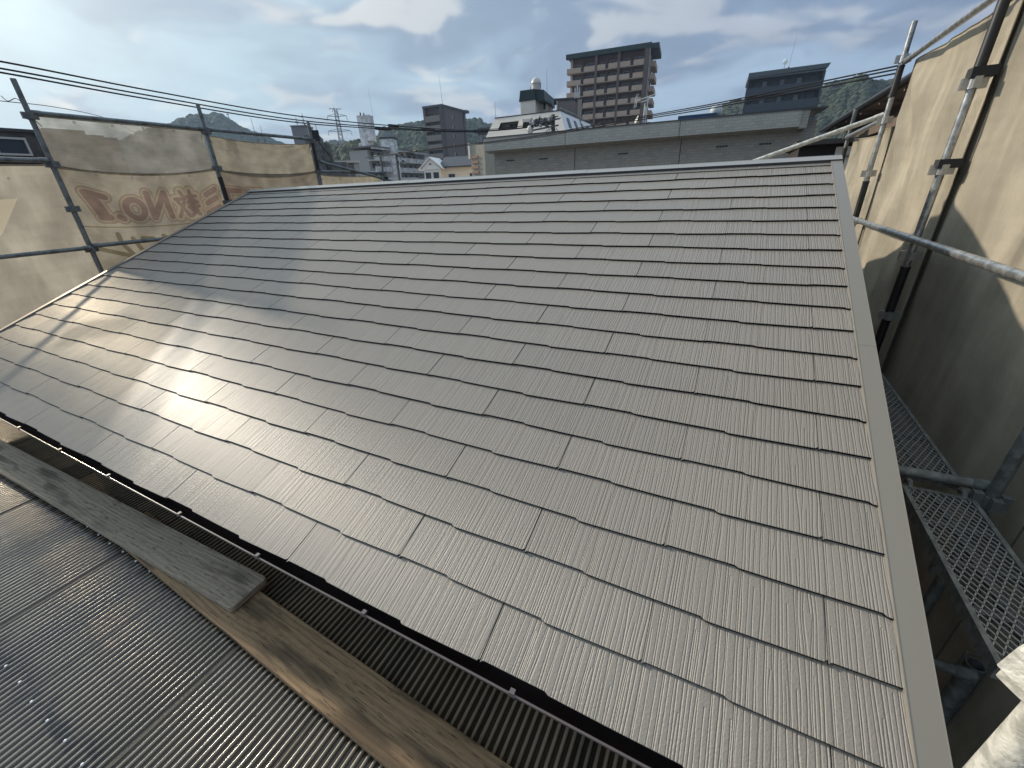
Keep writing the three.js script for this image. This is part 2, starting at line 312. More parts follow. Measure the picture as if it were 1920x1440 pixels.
// dark slate-blue block on the right
{
  const b = building('dark_apartment_block', 'dark slate-blue apartment block with balcony bands rising behind the tiled building', [-2.58, -114.66], 0.045);
  const W = 13.55, blue = std([0.036, 0.045, 0.056], 0.6), band = std([0.042, 0.054, 0.068], 0.6), dk = std([0.016, 0.019, 0.026], 0.6);
  part('core', box(0.4, W + 0.1, 0, 26.4, -11, -1.3), blue, b);
  part('roof', [prism([[0, 26.55], [W + 0.5, 26.7], [W + 0.9, 27.45], [0.0, 27.43]], -11, 0.25)], std([0.085, 0.10, 0.11], 0.6), b);
  part('roof_fascia', box(0.1, W + 0.3, 26.30, 26.54, -1.3, 0.1), std([0.11, 0.125, 0.135], 0.6), b);
  for (const [x0, x1] of [[0.0, 0.4], [W, W + 0.4]]) part('side_wall', box(x0, x1, 0, 26.3, -1.3, -0.02), blue, b);
  for (let f = 0; f < 8; f++) {
    const y = 23.35 - f * 2.95;
    part('balcony_wall', box(0.41, W - 0.01, y - 0.2, y + 1.35, -0.16, 0.04), band, b);
    part('slab', box(0.41, W - 0.01, y - 0.2, y + 0.0, -1.3, -0.16), band, b);
    for (const [x, w, m] of [[1.3, 1.5, 0], [2.9, 1.0, 1], [4.4, 1.7, 0], [6.2, 0.9, 1], [7.6, 1.5, 0], [9.2, 1.0, 1], [10.5, 0.9, 0], [11.6, 1.5, 0]]) windowAt(b, x, x + w, y + 0.6, y + 2.5, -1.29, m ? std([0.16, 0.17, 0.18], 0.4) : std([0.012, 0.013, 0.016], 0.3), dk);
    if (f < 3) part('joint', box(5.9, 5.98, y - 0.2, y + 1.35, 0.04, 0.06), dk, b);
  }
  const d = thing('satellite_dish', 'small white satellite dish on the roof of the dark block', 'dish', [4.1, 27.45, -114.6]);
  part('bowl', new THREE.SphereGeometry(0.75, 20, 8, 0, 6.29, 0, 0.9).scale(0.8, 0.5, 1).rotateX(1.1).rotateZ(-0.7).translate(-0.4, 1.0, 0), std([0.85, 0.85, 0.82], 0.5), d);
  part('stand', tube([-0.3, 0, 0], [-0.3, 0.9, 0], 0.05, 6), M.steelDull, d);
  const r = thing('lightning_rod', 'thin lightning rod above the dish on the dark block', 'rod', [4.6, 27.4, -114.8]); part('rod', tube([0, 0, 0], [0.25, 5.6, 0], 0.035, 6, false, 0.015), M.steelDull, r); part('foot', box(-0.15, 0.15, 0, 0.2, -0.15, 0.15), M.steelDull, r);
}
// dark grey-brown slim tower
{
  const b = building('slim_apartment_tower', 'slim grey-brown apartment tower with recessed balconies on its left face', [-110.99, -143.80], 0.035);
  const W = 8.36, dp = 17.3, g1 = std([0.19, 0.155, 0.138], 0.8, { map: rep(mottle, 0.2, 0.2) }), g2 = std([0.24, 0.205, 0.18], 0.8), dk = std([0.028, 0.026, 0.03], 0.8);
  part('core', box(0.3, W, 0, 35.4, -dp, -1.6), g1, b);
  part('roof', [box(-0.1, W + 0.3, 35.4, 36.05, -dp, 0.1), box(W - 2.5, W + 1.2, 35.1, 36.0, -dp - 1, -dp + 1.6)], std([0.10, 0.092, 0.09], 0.8), b);
  part('side_wall', box(W - 1.2, W + 0.02, 0, 35.4, -1.6, 0), std([0.095, 0.082, 0.08], 0.8), b);
  part('side_wall', box(0, 0.7, 0, 35.4, -1.6, 0), g1, b);
  for (let f = 0; f < 11; f++) {
    const y = 31.05 - f * 3.08;
    part('balcony_wall', box(0.7, W - 1.2, y, y + 1.75, -0.2, 0.02), g2, b);
    part('slab', box(0.7, W - 1.2, y - 0.18, y - 0.0, -1.6, 0.0), g2, b);
    for (const [x, w] of [[0.9, 1.4], [2.7, 0.9], [4.4, 1.9]]) windowAt(b, x, x + w, y + 0.5, y + 2.5, -1.59, M.glassFar, dk);
    const s = part('window', box(W - 0.02, W + 0.06, y + 0.9, y + 2.2, -8.2, -6.6), std([0.25, 0.24, 0.23], 0.6), b); part('pane', box(W, W + 0.10, y + 0.98, y + 2.12, -8.1, -7.2), M.glassFar, s); part('pane', box(W, W + 0.09, y + 0.98, y + 2.12, -7.15, -6.7), std([0.45, 0.44, 0.4], 0.6), s);
  }
  part('drain_pipe', tube([W + 0.1, 0, -dp + 2.0], [W + 0.1, 35.3, -dp + 2.0], 0.12, 6), dk, b);
  const r = thing('lightning_rod', 'tall lightning rod on the slim grey-brown tower', 'rod', [-103.6, 36, -146.5]); part('rod', tube([0, 0, 0], [-0.5, 9.2, 0], 0.07, 6, false, 0.03), M.steelDull, r); part('foot', box(-0.3, 0.3, 0, 0.3, -0.3, 0.3), M.steelDull, r);
}
// white slab stair tower and gallery-access wing
{
  const wht = std([0.88, 0.86, 0.82], 0.85, { map: rep(wear, 0.1, 0.1) }), dk = std([0.03, 0.03, 0.03], 0.8);
  const b = building('white_stair_tower', 'pale concrete stair tower with one dark window beside the low flats', [-112.86, -111.34], 0.366);
  part('wall', [box(0, 3.0, 0, 29.9, -2.6, 0), box(2.4, 4.3, 22.8, 29.9, -2.7, 0.6), box(-0.4, 3.2, 0, 16.5, -3.2, 0.5)], wht, b);
  part('buttress', prism([[-3.4, 12], [-0.4, 12], [-0.4, 22.5], [-1.0, 22.5]], -2.6, -0.4), wht, b);
  part('rib', [box(1.6, 1.9, 22.8, 29.9, 0.0, 0.12)], wht, b);
  part('roof_vent', [box(0.9, 1.2, 29.9, 30.8, -1, -0.7), box(2.0, 2.3, 29.9, 30.6, -1, -0.7)], dk, b);
  const w = thing('low_flats', 'low pale block of flats with open galleries below the stair tower', 'building', [-102.84, 0, -105.56], 1.698);
  const L = 33.5, cream = std([0.74, 0.70, 0.63], 0.85, { map: rep(wear, 0.1, 0.1) });
  part('core', box(0, L, 0, 19.6, -9, -2.2), std([0.40, 0.37, 0.33], 0.85), w);
  part('roof', prism([[-0.5, 20.2], [L + 0.4, 20.2], [L + 0.4, 20.65], [-0.5, 20.65]], -9.5, 0.3), std([0.16, 0.145, 0.13], 0.8), w);
  part('roof_fascia', box(-0.5, L + 0.4, 19.75, 20.2, -0.2, 0.35), cream, w);
  part('end_wall', box(L - 2.6, L, 0, 19.75, -2.2, 0.1), cream, w);
  for (let f = 0; f < 6; f++) {
    const y = 16.9 - f * 3.05;
    part('gallery_wall', box(0, L - 2.6, y - 0.3, y + 1.2, -0.15, 0.05), cream, w);
    part('gallery_floor', box(0, L - 2.6, y - 0.3, y - 0.0, -2.2, -0.15), cream, w);
    for (let k = 0; k < 8; k++) { const x = 1.5 + k * 3.6; windowAt(w, x, x + (k % 2 ? 1.0 : 1.7), y + (k % 2 ? 0.05 : 0.9), y + 2.2, -2.19, M.glassFar, dk, 0.1); }
  }
  const l = building('flat_roofed_annex', 'small white flat-roofed annex right of the stair tower', [-106.5, -113.5], 0.4);
  part('wall', box(0, 4.2, 0, 23.2, -4, 0), wht, l); part('roof', box(-0.3, 4.5, 23.2, 23.6, -4.3, 0.3), dk, l); part('water_tank', box(0.6, 3.6, 23.6, 24.8, -3, -0.8), std([0.25, 0.27, 0.28], 0.7), l);
}
// cream gabled house
{
  const b = thing('gabled_house', 'cream house with dark pitched roof and small gabled balcony front', 'house', [-46.6, 0, -61.0], 0.28);
  const cream = std([0.82, 0.70, 0.54], 0.85), wht = std([0.78, 0.75, 0.70], 0.8), roofM = std([0.055, 0.058, 0.07], 0.7);
  part('wall', box(0, 6.6, 0, 10.9, -7, 0), cream, b);
  const rg = new THREE.ExtrudeGeometry(new THREE.Shape([new THREE.Vector2(-0.4, 10.85), new THREE.Vector2(3.5, 12.5), new THREE.Vector2(7.4, 10.85), new THREE.Vector2(7.4, 10.7), new THREE.Vector2(-0.4, 10.7)]), { depth: 7.4, bevelEnabled: false }).rotateY(Math.PI / 2).translate(-0.3, 0, 0.4);
  part('main_roof', metricUV(rg), roofM, b);
  part('bay', box(-2.9, 0, 0, 10.6, -5, 0.8), wht, b);
  const gf = part('gable', prism([[-3.4, 10.5], [0.35, 10.5], [-1.55, 12.1]], -4, 1.0), wht, b);
  part('gable_vent', prism([[-1.8, 11.2], [-1.3, 11.2], [-1.55, 11.5]], 1.0, 1.05), M.glassFar, gf);
  part('gable_roof', [prism([[-3.7, 10.45], [-1.55, 12.15], [-1.55, 12.4], [-3.9, 10.5]], -4, 1.25), prism([[0.65, 10.45], [-1.55, 12.15], [-1.55, 12.4], [0.85, 10.5]], -4, 1.25)], wht, b);
  part('balcony_wall', box(-3.1, 0.2, 7.4, 8.7, 0.85, 1.9), wht, b);
  for (const [x, w] of [[-2.7, 1.1], [-1.3, 1.1]]) windowAt(b, x, x + w, 8.7, 10.1, 0.8, M.glassFar, M.frame);
  windowAt(b, 1.2, 2.3, 8.5, 9.7, 0, M.glassFar, std([0.1, 0.1, 0.1], 0.6)); windowAt(b, 5.0, 5.4, 8.4, 9.7, 0, M.glassFar, std([0.1, 0.1, 0.1], 0.6));
}
// white office block with leaning attic walls
{
  const b = building('white_attic_building', 'cream building with sloping attic walls and dark recessed windows', [-30.72, -51.66], 0.033);
  const W = 8.97, D = 14.3, cream = std([0.95, 0.83, 0.68], 0.8, { map: rep(mottle, 0.3, 0.3) }), dk = std([0.02, 0.022, 0.025], 0.5);
  const y0 = 12.6, y1 = 15.42, fl = 1.32;                    // leaning walls
  const fr = (lo, hi) => { const s = fl / (y1 - y0); return s; };
  const lean = (y) => (y1 - y) / (y1 - y0) * fl;              // how far out the wall is at height y
  // body as a frustum shell with openings left in the front: strips round the windows
  const V = (x, y, z) => [x, y, z];
  const quad = (a, bb, c, d2) => quadStrip([[a, bb], [d2, c]]);
  const F = (x, y) => { const t = (y1 - y) / (y1 - y0), xl = -fl * t, xr = W + fl * t; return V(lerp(xl, xr, x), y, lean(y)); };
  const cell = (x0, x1, ya, yb) => quad(F(x0, yb), F(x1, yb), F(x1, ya), F(x0, ya));
  const openings = [[0.13, 0.40], [0.47, 0.585], [0.63, 0.86]], ya = 13.95, yb = 14.82;
  const front = [cell(0, 1, yb, y1), cell(0, 1, y0, ya)]; let last = 0; for (const [a, c] of openings) { front.push(cell(last, a, ya, yb)); last = c; } front.push(cell(last, 1, ya, yb));
  part('front_wall', front, cream, b);
  const S = (s, y, right) => { const t = lean(y); return V(right ? W + t : -t, y, lerp(t, -D - t, s)); };
  part('side_wall', [quadStrip([[S(0, y1, true), S(1, y1, true)], [S(0, y0, true), S(1, y0, true)]]), quadStrip([[S(1, y1, false), S(0, y1, false)], [S(1, y0, false), S(0, y0, false)]])], std([0.78, 0.76, 0.73], 0.8), b);
  part('core', box(-fl + 0.02, W + fl - 0.02, 0, y0, -D, fl - 0.02), cream, b);
  part('roof', [box(-0.05, W + 0.05, y1, y1 + 0.10, -D, 0.05)], std([0.06, 0.06, 0.065], 0.6), b);
  for (const [a, c] of openings) {
    const xa = F(a, ya)[0], xb = F(c, ya)[0], zf = lean(ya);
    const r = part('recess', [box(xa - 0.1, xb + 0.1, ya, yb + 0.1, -0.9, -0.8), box(xa - 0.1, xb + 0.1, ya - 0.06, ya, -0.9, zf - 0.02), box(xa - 0.1, xb + 0.1, yb, yb + 0.06, -0.9, lean(yb) - 0.02)], std([0.45, 0.41, 0.36], 0.8), b);
    for (let k = 0; k < 2; k++) part('pane', box(lerp(xa, xb, 0.4 + 0.25 * k), lerp(xa, xb, 0.6 + 0.25 * k), ya, yb - 0.12, -0.79, -0.74), dk, r);
    part('railing', [box(xa, xb, ya, ya + 0.32, zf - 0.35, zf - 0.3)], dk, r);
  }
  part('awning', box(F(0.475, yb)[0], F(0.58, yb)[0], yb - 0.25, yb + 0.08, lean(yb) - 0.1, lean(yb) + 0.5), std([0.7, 0.66, 0.58], 0.8), b);
  for (let k = 0; k < 4; k++) {
    const s0 = 0.13 + k * 0.21, p = (s, y) => { const q = S(s, y, true); q[0] += 0.03; return q; };
    const w = part('window', quadStrip([[p(s0, 14.9), p(s0 + 0.08, 14.9)], [p(s0, 13.7), p(s0 + 0.08, 13.7)]]), dk, b);
    part('mullion', quadStrip([[p(s0 + 0.035, 14.9), p(s0 + 0.045, 14.9)], [p(s0 + 0.035, 13.7), p(s0 + 0.045, 13.7)]].map((r) => r.map((v) => [v[0] + 0.02, v[1], v[2]]))), M.frame, w);
  }
  part('roof_railing', [tube([W - 0.1, 15.8, -0.2], [W - 0.1, 15.8, -D], 0.03, 6), ...[0, 1, 2, 3, 4, 5].map((k) => tube([W - 0.1, 15.5, -0.3 - k * 2.3], [W - 0.1, 15.8, -0.3 - k * 2.3], 0.02, 6))], std([0.5, 0.5, 0.48], 0.6), b);
  // penthouse with green fascia
  const p = building('roof_penthouse', 'cream lift penthouse with dark green roof band on the white attic building', [-29.01, -55.95], 0.168);
  part('wall', [box(0.05, 2.1, 15.5, 17.8, -6.9, 0), prism([[2.1, 15.5], [3.1, 15.5], [3.1, 17.8], [2.1, 17.8]], -7, -3)], cream, p);
  part('roof_band', [prism([[-0.15, 17.62], [2.2, 17.7], [2.05, 18.88], [0.05, 18.84]], -0.3, 0.12), prism([[1.6, 17.7], [3.35, 17.55], [3.2, 18.75], [1.7, 18.88]], -7.1, -0.25), box(0.05, 2.1, 18.4, 18.8, -7, -0.3)], std([0.012, 0.030, 0.030], 0.45), p);
  const sd = part('window', box(2.5, 2.9, 16.9, 17.7, -3.0, -2.9), M.frame, p); part('pane', box(2.55, 2.85, 16.95, 17.65, -2.9, -2.87), M.glassFar, sd);
  part('ac_unit', box(2.2, 2.8, 16.2, 16.6, -2.9, -2.3), std([0.4, 0.38, 0.34], 0.7), p);
  const d = thing('domed_water_tank', 'pale domed water tank on the green-banded penthouse', 'water tank', [-27.05, 18.85, -56.9]);
  const lathe = new THREE.LatheGeometry([[0.001, 1.42], [0.2, 1.39], [0.42, 1.27], [0.58, 1.05], [0.66, 0.78], [0.66, 0.66], [0.58, 0.60], [0.56, 0.1], [0.56, 0]].map((q) => new THREE.Vector2(...q)), 28);
  part('tank', lathe, std([0.56, 0.53, 0.47], 0.5), d); part('rib', new THREE.TorusGeometry(0.66, 0.03, 8, 28).rotateX(Math.PI / 2).translate(0, 0.7, 0), std([0.4, 0.38, 0.34], 0.6), d);
  part('stand', [tube([0.75, -0.1, 0.2], [0.75, 0.55, 0.2], 0.04, 6), tube([-0.6, -0.1, 0.5], [-0.6, 0.35, 0.5], 0.05, 6)], M.steelDull, d);
  const s = building('stair_head', 'dark brown boxy stair head between penthouse and apartment tower', [-24.99, -59.25], 0.36);
  part('wall', box(0.12, 3.4, 14.5, 17.65, -3, 0), std([0.20, 0.165, 0.14], 0.8), s); part('edge', box(-0.02, 0.12, 14.5, 17.72, -3, 0.05), std([0.55, 0.5, 0.44], 0.7), s);
  part('side', box(2.85, 3.42, 14.5, 17.7, 0, 0.25), std([0.30, 0.26, 0.22], 0.8), s); part('roof', box(-0.4, 2.7, 17.72, 18.05, -3, -0.2), std([0.05, 0.055, 0.06], 0.7), s);
  const an = thing('phone_antenna', 'group of pale phone antenna panels on the brown stair head', 'antenna', [-22.7, 17.6, -60.2]);
  for (const [x, h] of [[0, 1.5], [0.3, 1.75], [0.6, 1.5]]) part('panel', box(x - 0.07, x + 0.07, 0.3, h, -0.05, 0.05), std([0.6, 0.6, 0.58], 0.6), an);
  part('stand', [tube([0.3, -0.5, -0.1], [0.3, 1.2, -0.1], 0.05, 6), box(0.1, 0.5, -0.1, 0.25, -0.2, 0.1)], M.black, an);
}
// small grey building with parapet cap, cream sliver, blue roof
{
  const g = thing('grey_water_tower', 'small grey roof block with dark lipped top left of the tiled building', 'building', [-57.0, 0, -91.5], 0.1);
  part('wall', box(0, 3.9, 0, 18.6, -3, 0), std([0.17, 0.175, 0.185], 0.8), g); part('cap', [box(0.1, 3.7, 18.6, 19.2, -3, 0.0), prism([[-0.5, 19.2], [4.4, 19.2], [3.6, 19.95], [0.3, 19.95]], -3.4, 0.4)], std([0.07, 0.07, 0.075], 0.7), g);
  for (const x of [0.7, 2.1]) part('pilaster', box(x, x + 0.2, 0, 18.6, 0, 0.12), std([0.28, 0.28, 0.28], 0.8), g);
  const c = thing('narrow_cream_house', 'narrow cream and terracotta house squeezed against the tiled building', 'house', [-22.15, 0, -31.0], -0.25);
  part('wall', box(0, 1.7, 0, 10.5, -5, 0), std([0.46, 0.42, 0.33], 0.85, { map: rep(mottle, 0.6, 0.6) }), c);
  part('corner_wall', box(-0.22, 0, 9.5, 10.7, -1.0, 0.1), std([0.7, 0.66, 0.55], 0.8), c);
  for (const y of [8.3, 8.7, 9.1, 9.5]) part('terracotta_band', box(0.1, 0.9, y, y + 0.2, 0, 0.08), std([0.36, 0.22, 0.15], 0.8), c);
  const bl = building('blue_roof_building', 'low building with bright blue metal roof edge above the parapet', [-5.71, -35.60], 0.053);
  part('wall', box(0.1, 4, 0, 10.9, -8, -0.3), M.concrete, bl); part('roof', [box(-0.02, 2.73, 10.95, 11.54, -8, 0)], std([0.025, 0.06, 0.14], 0.5), bl); part('edge', box(-0.02, 2.75, 11.54, 11.62, -8, 0.05), std([0.05, 0.09, 0.16], 0.5), bl);
  const tanks = thing('roof_tank', 'pale tank beside the blue roof far behind the parapet', 'tank', [-3.2, 11.6, -38]); part('tank', new THREE.SphereGeometry(0.45, 16, 10).translate(0, 0.4, 0), std([0.5, 0.52, 0.5], 0.6), tanks); part('foot', box(-0.4, 0.4, 0, 0.15, -0.4, 0.4), M.steelDull, tanks);
}
// left: dark house behind the mesh, grey blocks beyond
{
  const b = thing('dark_house', 'dark grey-brown house with one white-framed window behind the left mesh sheet', 'house', [-22.6, 0, 1.6], 1.5);
  const dk = std([0.105, 0.092, 0.085], 0.85, { map: rep(wear, 0.3, 0.3) });
  part('wall', box(0, 6.9, 0, 9.25, -7, 0), dk, b);
  part('roof_edge', [box(-0.1, 4.9, 9.25, 9.34, -7, 0.08)], std([0.07, 0.065, 0.065], 0.7), b);
  part('parapet', [box(4.9, 6.0, 9.25, 9.42, -7, 0.02), box(6.0, 6.5, 9.25, 9.30, -7, 0.02)], dk, b);
  windowAt(b, 3.55, 4.35, 8.55, 9.08, 0.0, M.glassFar, std([0.5, 0.47, 0.43], 0.6), 0.10);
  part('ledge', box(2.5, 6.9, 8.35, 8.40, 0, 0.12), std([0.2, 0.18, 0.17], 0.7), b);
  const a = building('grey_roof_block', 'square grey rooftop block seen above the second mesh sheet', [-47.81, -33.79], 0.498);
  part('wall', box(0, 1.7, 0, 14.4, -2, 0), std([0.24, 0.235, 0.24], 0.8), a); part('cap', box(-0.08, 1.78, 14.4, 14.5, -2.1, 0.08), std([0.3, 0.3, 0.3], 0.8), a);
  for (const [x, y] of [[0.4, 0.5], [1.2, 0.9]]) part('aerial', [tube([x, 14.5, -1], [x, 14.5 + y + 0.4, -1], 0.025, 6), tube([x - 0.25, 14.5 + y, -1], [x + 0.25, 14.5 + y, -1], 0.02, 6), tube([x, 14.3 + y, -1.2], [x, 14.3 + y, -0.8], 0.02, 6)], M.black, a);
  const c = thing('grey_stepped_building', 'grey building with small dark window behind the third scaffold pole', 'building', [-36.9, 0, -26.2], 0.75);
  part('wall', [box(0, 1.3, 0, 12.1, -3, 0), box(1.3, 2.0, 0, 11.5, -3, -0.2), box(2.0, 3.2, 0, 9.9, -3, -0.1)], std([0.17, 0.165, 0.15], 0.85, { map: rep(wear, 0.3, 0.3) }), c);
  part('vent_cowl', new THREE.CylinderGeometry(0.35, 0.35, 0.3, 12).translate(0.7, 12.2, -1), M.black, c); windowAt(c, 1.4, 1.8, 9.3, 10.0, -0.2, M.glassFar, M.black, 0.05);
  const l = thing('pale_roofed_shed', 'low grey building with pale flat roof in front of the dark near hill', 'building', [-61.5, 0, -47.5], 1.1);
  part('wall', box(0, 7, 0, 11.9, -6, 0), std([0.15, 0.14, 0.13], 0.9, { map: rep(mottle, 0.3, 0.3) }), l); part('roof', box(-0.3, 7.3, 11.9, 12.2, -6, 0.4), std([0.42, 0.41, 0.38], 0.7), l);
  part('end_panel', box(6.2, 7.1, 0, 11.8, 0, 0.15), std([0.3, 0.3, 0.28], 0.8), l);
}
// extra houses between, their roofs just over the ridge line
const spare = [[-70, -78, 0.6, 12, 9.5, 7], [-88, -86, 0.9, 14, 11, 8]];
spare.forEach(([x, z, yaw, w, h, d], i) => {
  const b = thing('grey_house', ['plain grey house half hidden beneath the wires', 'wide grey house below the stair tower'][i], 'house', [x, 0, z], yaw);
  part('wall', box(0, w, 0, h - 0.9, -d, 0), std([0.3, 0.29, 0.27], 0.85), b);
  const g = new THREE.ExtrudeGeometry(new THREE.Shape([[-0.3, h - 0.9], [d / 2, h], [d + 0.3, h - 0.9]].map((p) => new THREE.Vector2(...p))), { depth: w, bevelEnabled: false }).rotateY(Math.PI / 2); part('roof', metricUV(g), std([0.08, 0.08, 0.085], 0.7), b);
  windowAt(b, w * 0.3, w * 0.3 + 1.6, h - 2.6, h - 1.3, 0);
});
// pylon
{
  const t = thing('power_pylon', 'steel lattice power pylon with three cross arms left of the stair tower', 'pylon', [-304, 0, -286], 0.6);
  const m = std([0.30, 0.32, 0.34], 0.6, { metalness: 0.3 }), H = 72, r = 0.28, legs = [], br = [];
  const hw = (y) => y > 46 ? lerp(1.7, 1.0, (y - 46) / 26) : lerp(5.5, 1.7, y / 46);
  for (const sx of [-1, 1]) for (const sz of [-1, 1]) { legs.push(tube([sx * hw(0), 0, sz * hw(0)], [sx * hw(46), 46, sz * hw(46)], r, 5)); legs.push(tube([sx * hw(46), 46, sz * hw(46)], [sx * hw(72), 71, sz * hw(72)], r * 0.8, 5)); }
  for (let y = 20; y < 70; y += 3.2) { const a = hw(y), c = hw(y + 3.2); for (const s of [-1, 1]) { br.push(tube([-a, y, s * a], [c, y + 3.2, s * c], r * 0.55, 4), tube([a, y, s * a], [-c, y + 3.2, s * c], r * 0.55, 4), tube([s * a, y, -a], [s * c, y + 3.2, c], r * 0.55, 4)); } }
  part('leg', legs, m, t); part('brace', br, m, t);
  for (const [y, w] of [[47, 10.5], [56, 9], [66.5, 7.5]]) {
    const a = []; for (const s of [-1, 1]) { a.push(tube([0, y + 1.8, 0], [s * w, y, 0], r * 0.7, 4), tube([0, y - 0.3, 0.8], [s * w, y, 0], r * 0.7, 4), tube([0, y - 0.3, -0.8], [s * w, y, 0], r * 0.7, 4)); }
    const c = part('cross_arm', a, m, t); for (const s of [-1, 1]) part('insulator', tube([s * w, y, 0], [s * (w + 0.4), y - 3.2, 0], 0.22, 5), m, c);
  }
  part('crown', [tube([-5, 71.6, 0], [4.5, 71.2, 0], r, 4), tube([-3, 69.5, 0], [-1, 73, 0], r, 4)], m, t);
}
for (const [x, y, z, h, i] of [[-764, 119, -472, 16, 0], [-753, 118, -488, 16, 1]]) {
  const t = thing('radio_mast', ['left of two radio masts on the far left hilltop', 'right of two radio masts on the far left hilltop'][i], 'mast', [x, y, z], 0, 'hilltop radio masts');
  part('mast', [tube([-1, 0, 0], [0, h, 0], 0.35, 5), tube([1, 0, 0], [0, h, 0], 0.35, 5)], std([0.3, 0.3, 0.32], 0.7), t); part('platform', [box(-2, 2, h * 0.55, h * 0.62, -1, 1), box(-1.2, 1.2, h * 0.85, h * 0.95, -1, 1)], std([0.3, 0.3, 0.32], 0.7), t);
}
for (const [x, y, z, h, lab] of [[-108.4, 29.9, -113.9, 7.2, 'thin leaning rod above the concrete stair tower'], [-32.7, 15.5, -55.8, 2.5, 'thin rod left on the cream attic building'], [-28.8, 19.0, -65.3, 3.8, 'thin rod between domed tank and brown tower'], [-49.5, 13.4, -30.4, 1.6, 'thin aerial rod above the second mesh sheet'], [-49.1, 13.4, -31.0, 1.0, 'short aerial rod near the grey roof block']]) {
  const t = thing('aerial_rod', lab, 'rod', [x, y, z]); part('rod', tube([0, -4, 0], [-0.15, h, 0], 0.045, 6, false, 0.02), M.steelDull, t); part('collar', new THREE.CylinderGeometry(0.09, 0.09, 0.2, 8).translate(0, -0.5, 0), M.steelDull, t);
}
// neighbouring house on the right, behind the net
{
  const b = thing('neighbour_house', 'neighbouring house with dark tiled eaves on the right behind the mesh', 'house', [2.2, 0, -11]);
  const tile = std([0.05, 0.052, 0.056], 0.55), under = std([0.20, 0.155, 0.12], 0.85);
  part('wall', box(0.75, 8, 0, 8.75, -8.2, 21), std([0.10, 0.085, 0.07], 0.85, { map: rep(mottle, 0.4, 0.4) }), b);
  part('roof', new THREE.ExtrudeGeometry(new THREE.Shape([[0, 8.8], [4.5, 10.9], [9, 8.8], [9, 8.68], [4.5, 10.75], [0, 8.66]].map((p) => new THREE.Vector2(...p))), { depth: 31, bevelEnabled: false }).translate(0, 0, -8.9), tile, b);
  part('eave_gutter', [tube([-0.05, 8.68, -8.9], [-0.05, 8.68, 22], 0.065, 10)], M.black, b);
  part('soffit', box(0.05, 0.74, 8.60, 8.65, -8.8, 21.9), under, b);
  for (let k = 0; k < 15; k++) part('rafter_end', box(0.06, 0.72, 8.53, 8.595, -8.2 + k * 2, -8.12 + k * 2), under, b);
  part('beam', box(0.45, 0.74, 8.0, 8.2, -8.9, 21), std([0.12, 0.09, 0.07], 0.8), b);
  const w = thing('brown_shed', 'brown-walled outbuilding between tiled building and neighbouring house', 'shed', [0.6, 0, -9.4]);
  part('wall', box(0, 2.1, 0, 7.62, -3, 0), std([0.02, 0.015, 0.013], 0.8), w); part('shutter', box(0.75, 1.25, 7.0, 7.55, 0, 0.06), std([0.7, 0.66, 0.58], 0.7), w);
  part('roof', box(-0.1, 2.2, 7.62, 7.72, -3.1, 0.25), std([0.06, 0.05, 0.045], 0.7), w); part('rail', [tube([-0.05, 7.35, 0.1], [2.1, 7.35, 0.1], 0.025, 8)], std([0.3, 0.25, 0.2], 0.6), w);
}

// ---------------------------------------------------------------- the house with the newly painted slate roof
const PT = Math.atan(0.4), DROW = 0.182, NROW = 21, UL = -6.985;
const house = thing('house', 'house whose newly painted greige slate roof fills the middle of the picture', 'house', [0, 7, 0]);
part('wall', box(-6.6, -0.35, -7, -1.62, -3.2, 3.0), M.wallBeige, house);
part('soffit', [box(-7.0, 0.04, -1.60, -1.56, 3.0, 3.50)], M.soffit, house);
part('fascia', box(-7.02, 0.06, -1.66, -1.47, 3.455, 3.48), M.darkWood, house);
part('gable_wall', [prism([[-3.2, -1.62], [3.0, -1.62], [3.0, -1.30], [-0.07, -0.08], [-3.2, -1.30]], 0, 0.2).rotateY(-Math.PI / 2).translate(-0.35, 0, 0), prism([[-3.2, -1.62], [3.0, -1.62], [3.0, -1.30], [-0.07, -0.08], [-3.2, -1.30]], 0, 0.2).rotateY(-Math.PI / 2).translate(-6.4, 0, 0)], M.wallBeige, house);
// roof deck in the slope's own frame: x along the ridge, y out of the slope, z down the slope
const roof = part('roof', box(-7.03, 0.05, -0.11, -0.004, -0.06, 3.80), M.darkWood, house); roof.rotation.x = PT;
part('back_roof', box(-7.03, 0.05, -0.12, 0.01, -3.9, -0.02), M.flash, house).rotation.x = -PT;
house.children[house.children.length - 1].position.set(0, 0.045 - 0.05, -0.02);

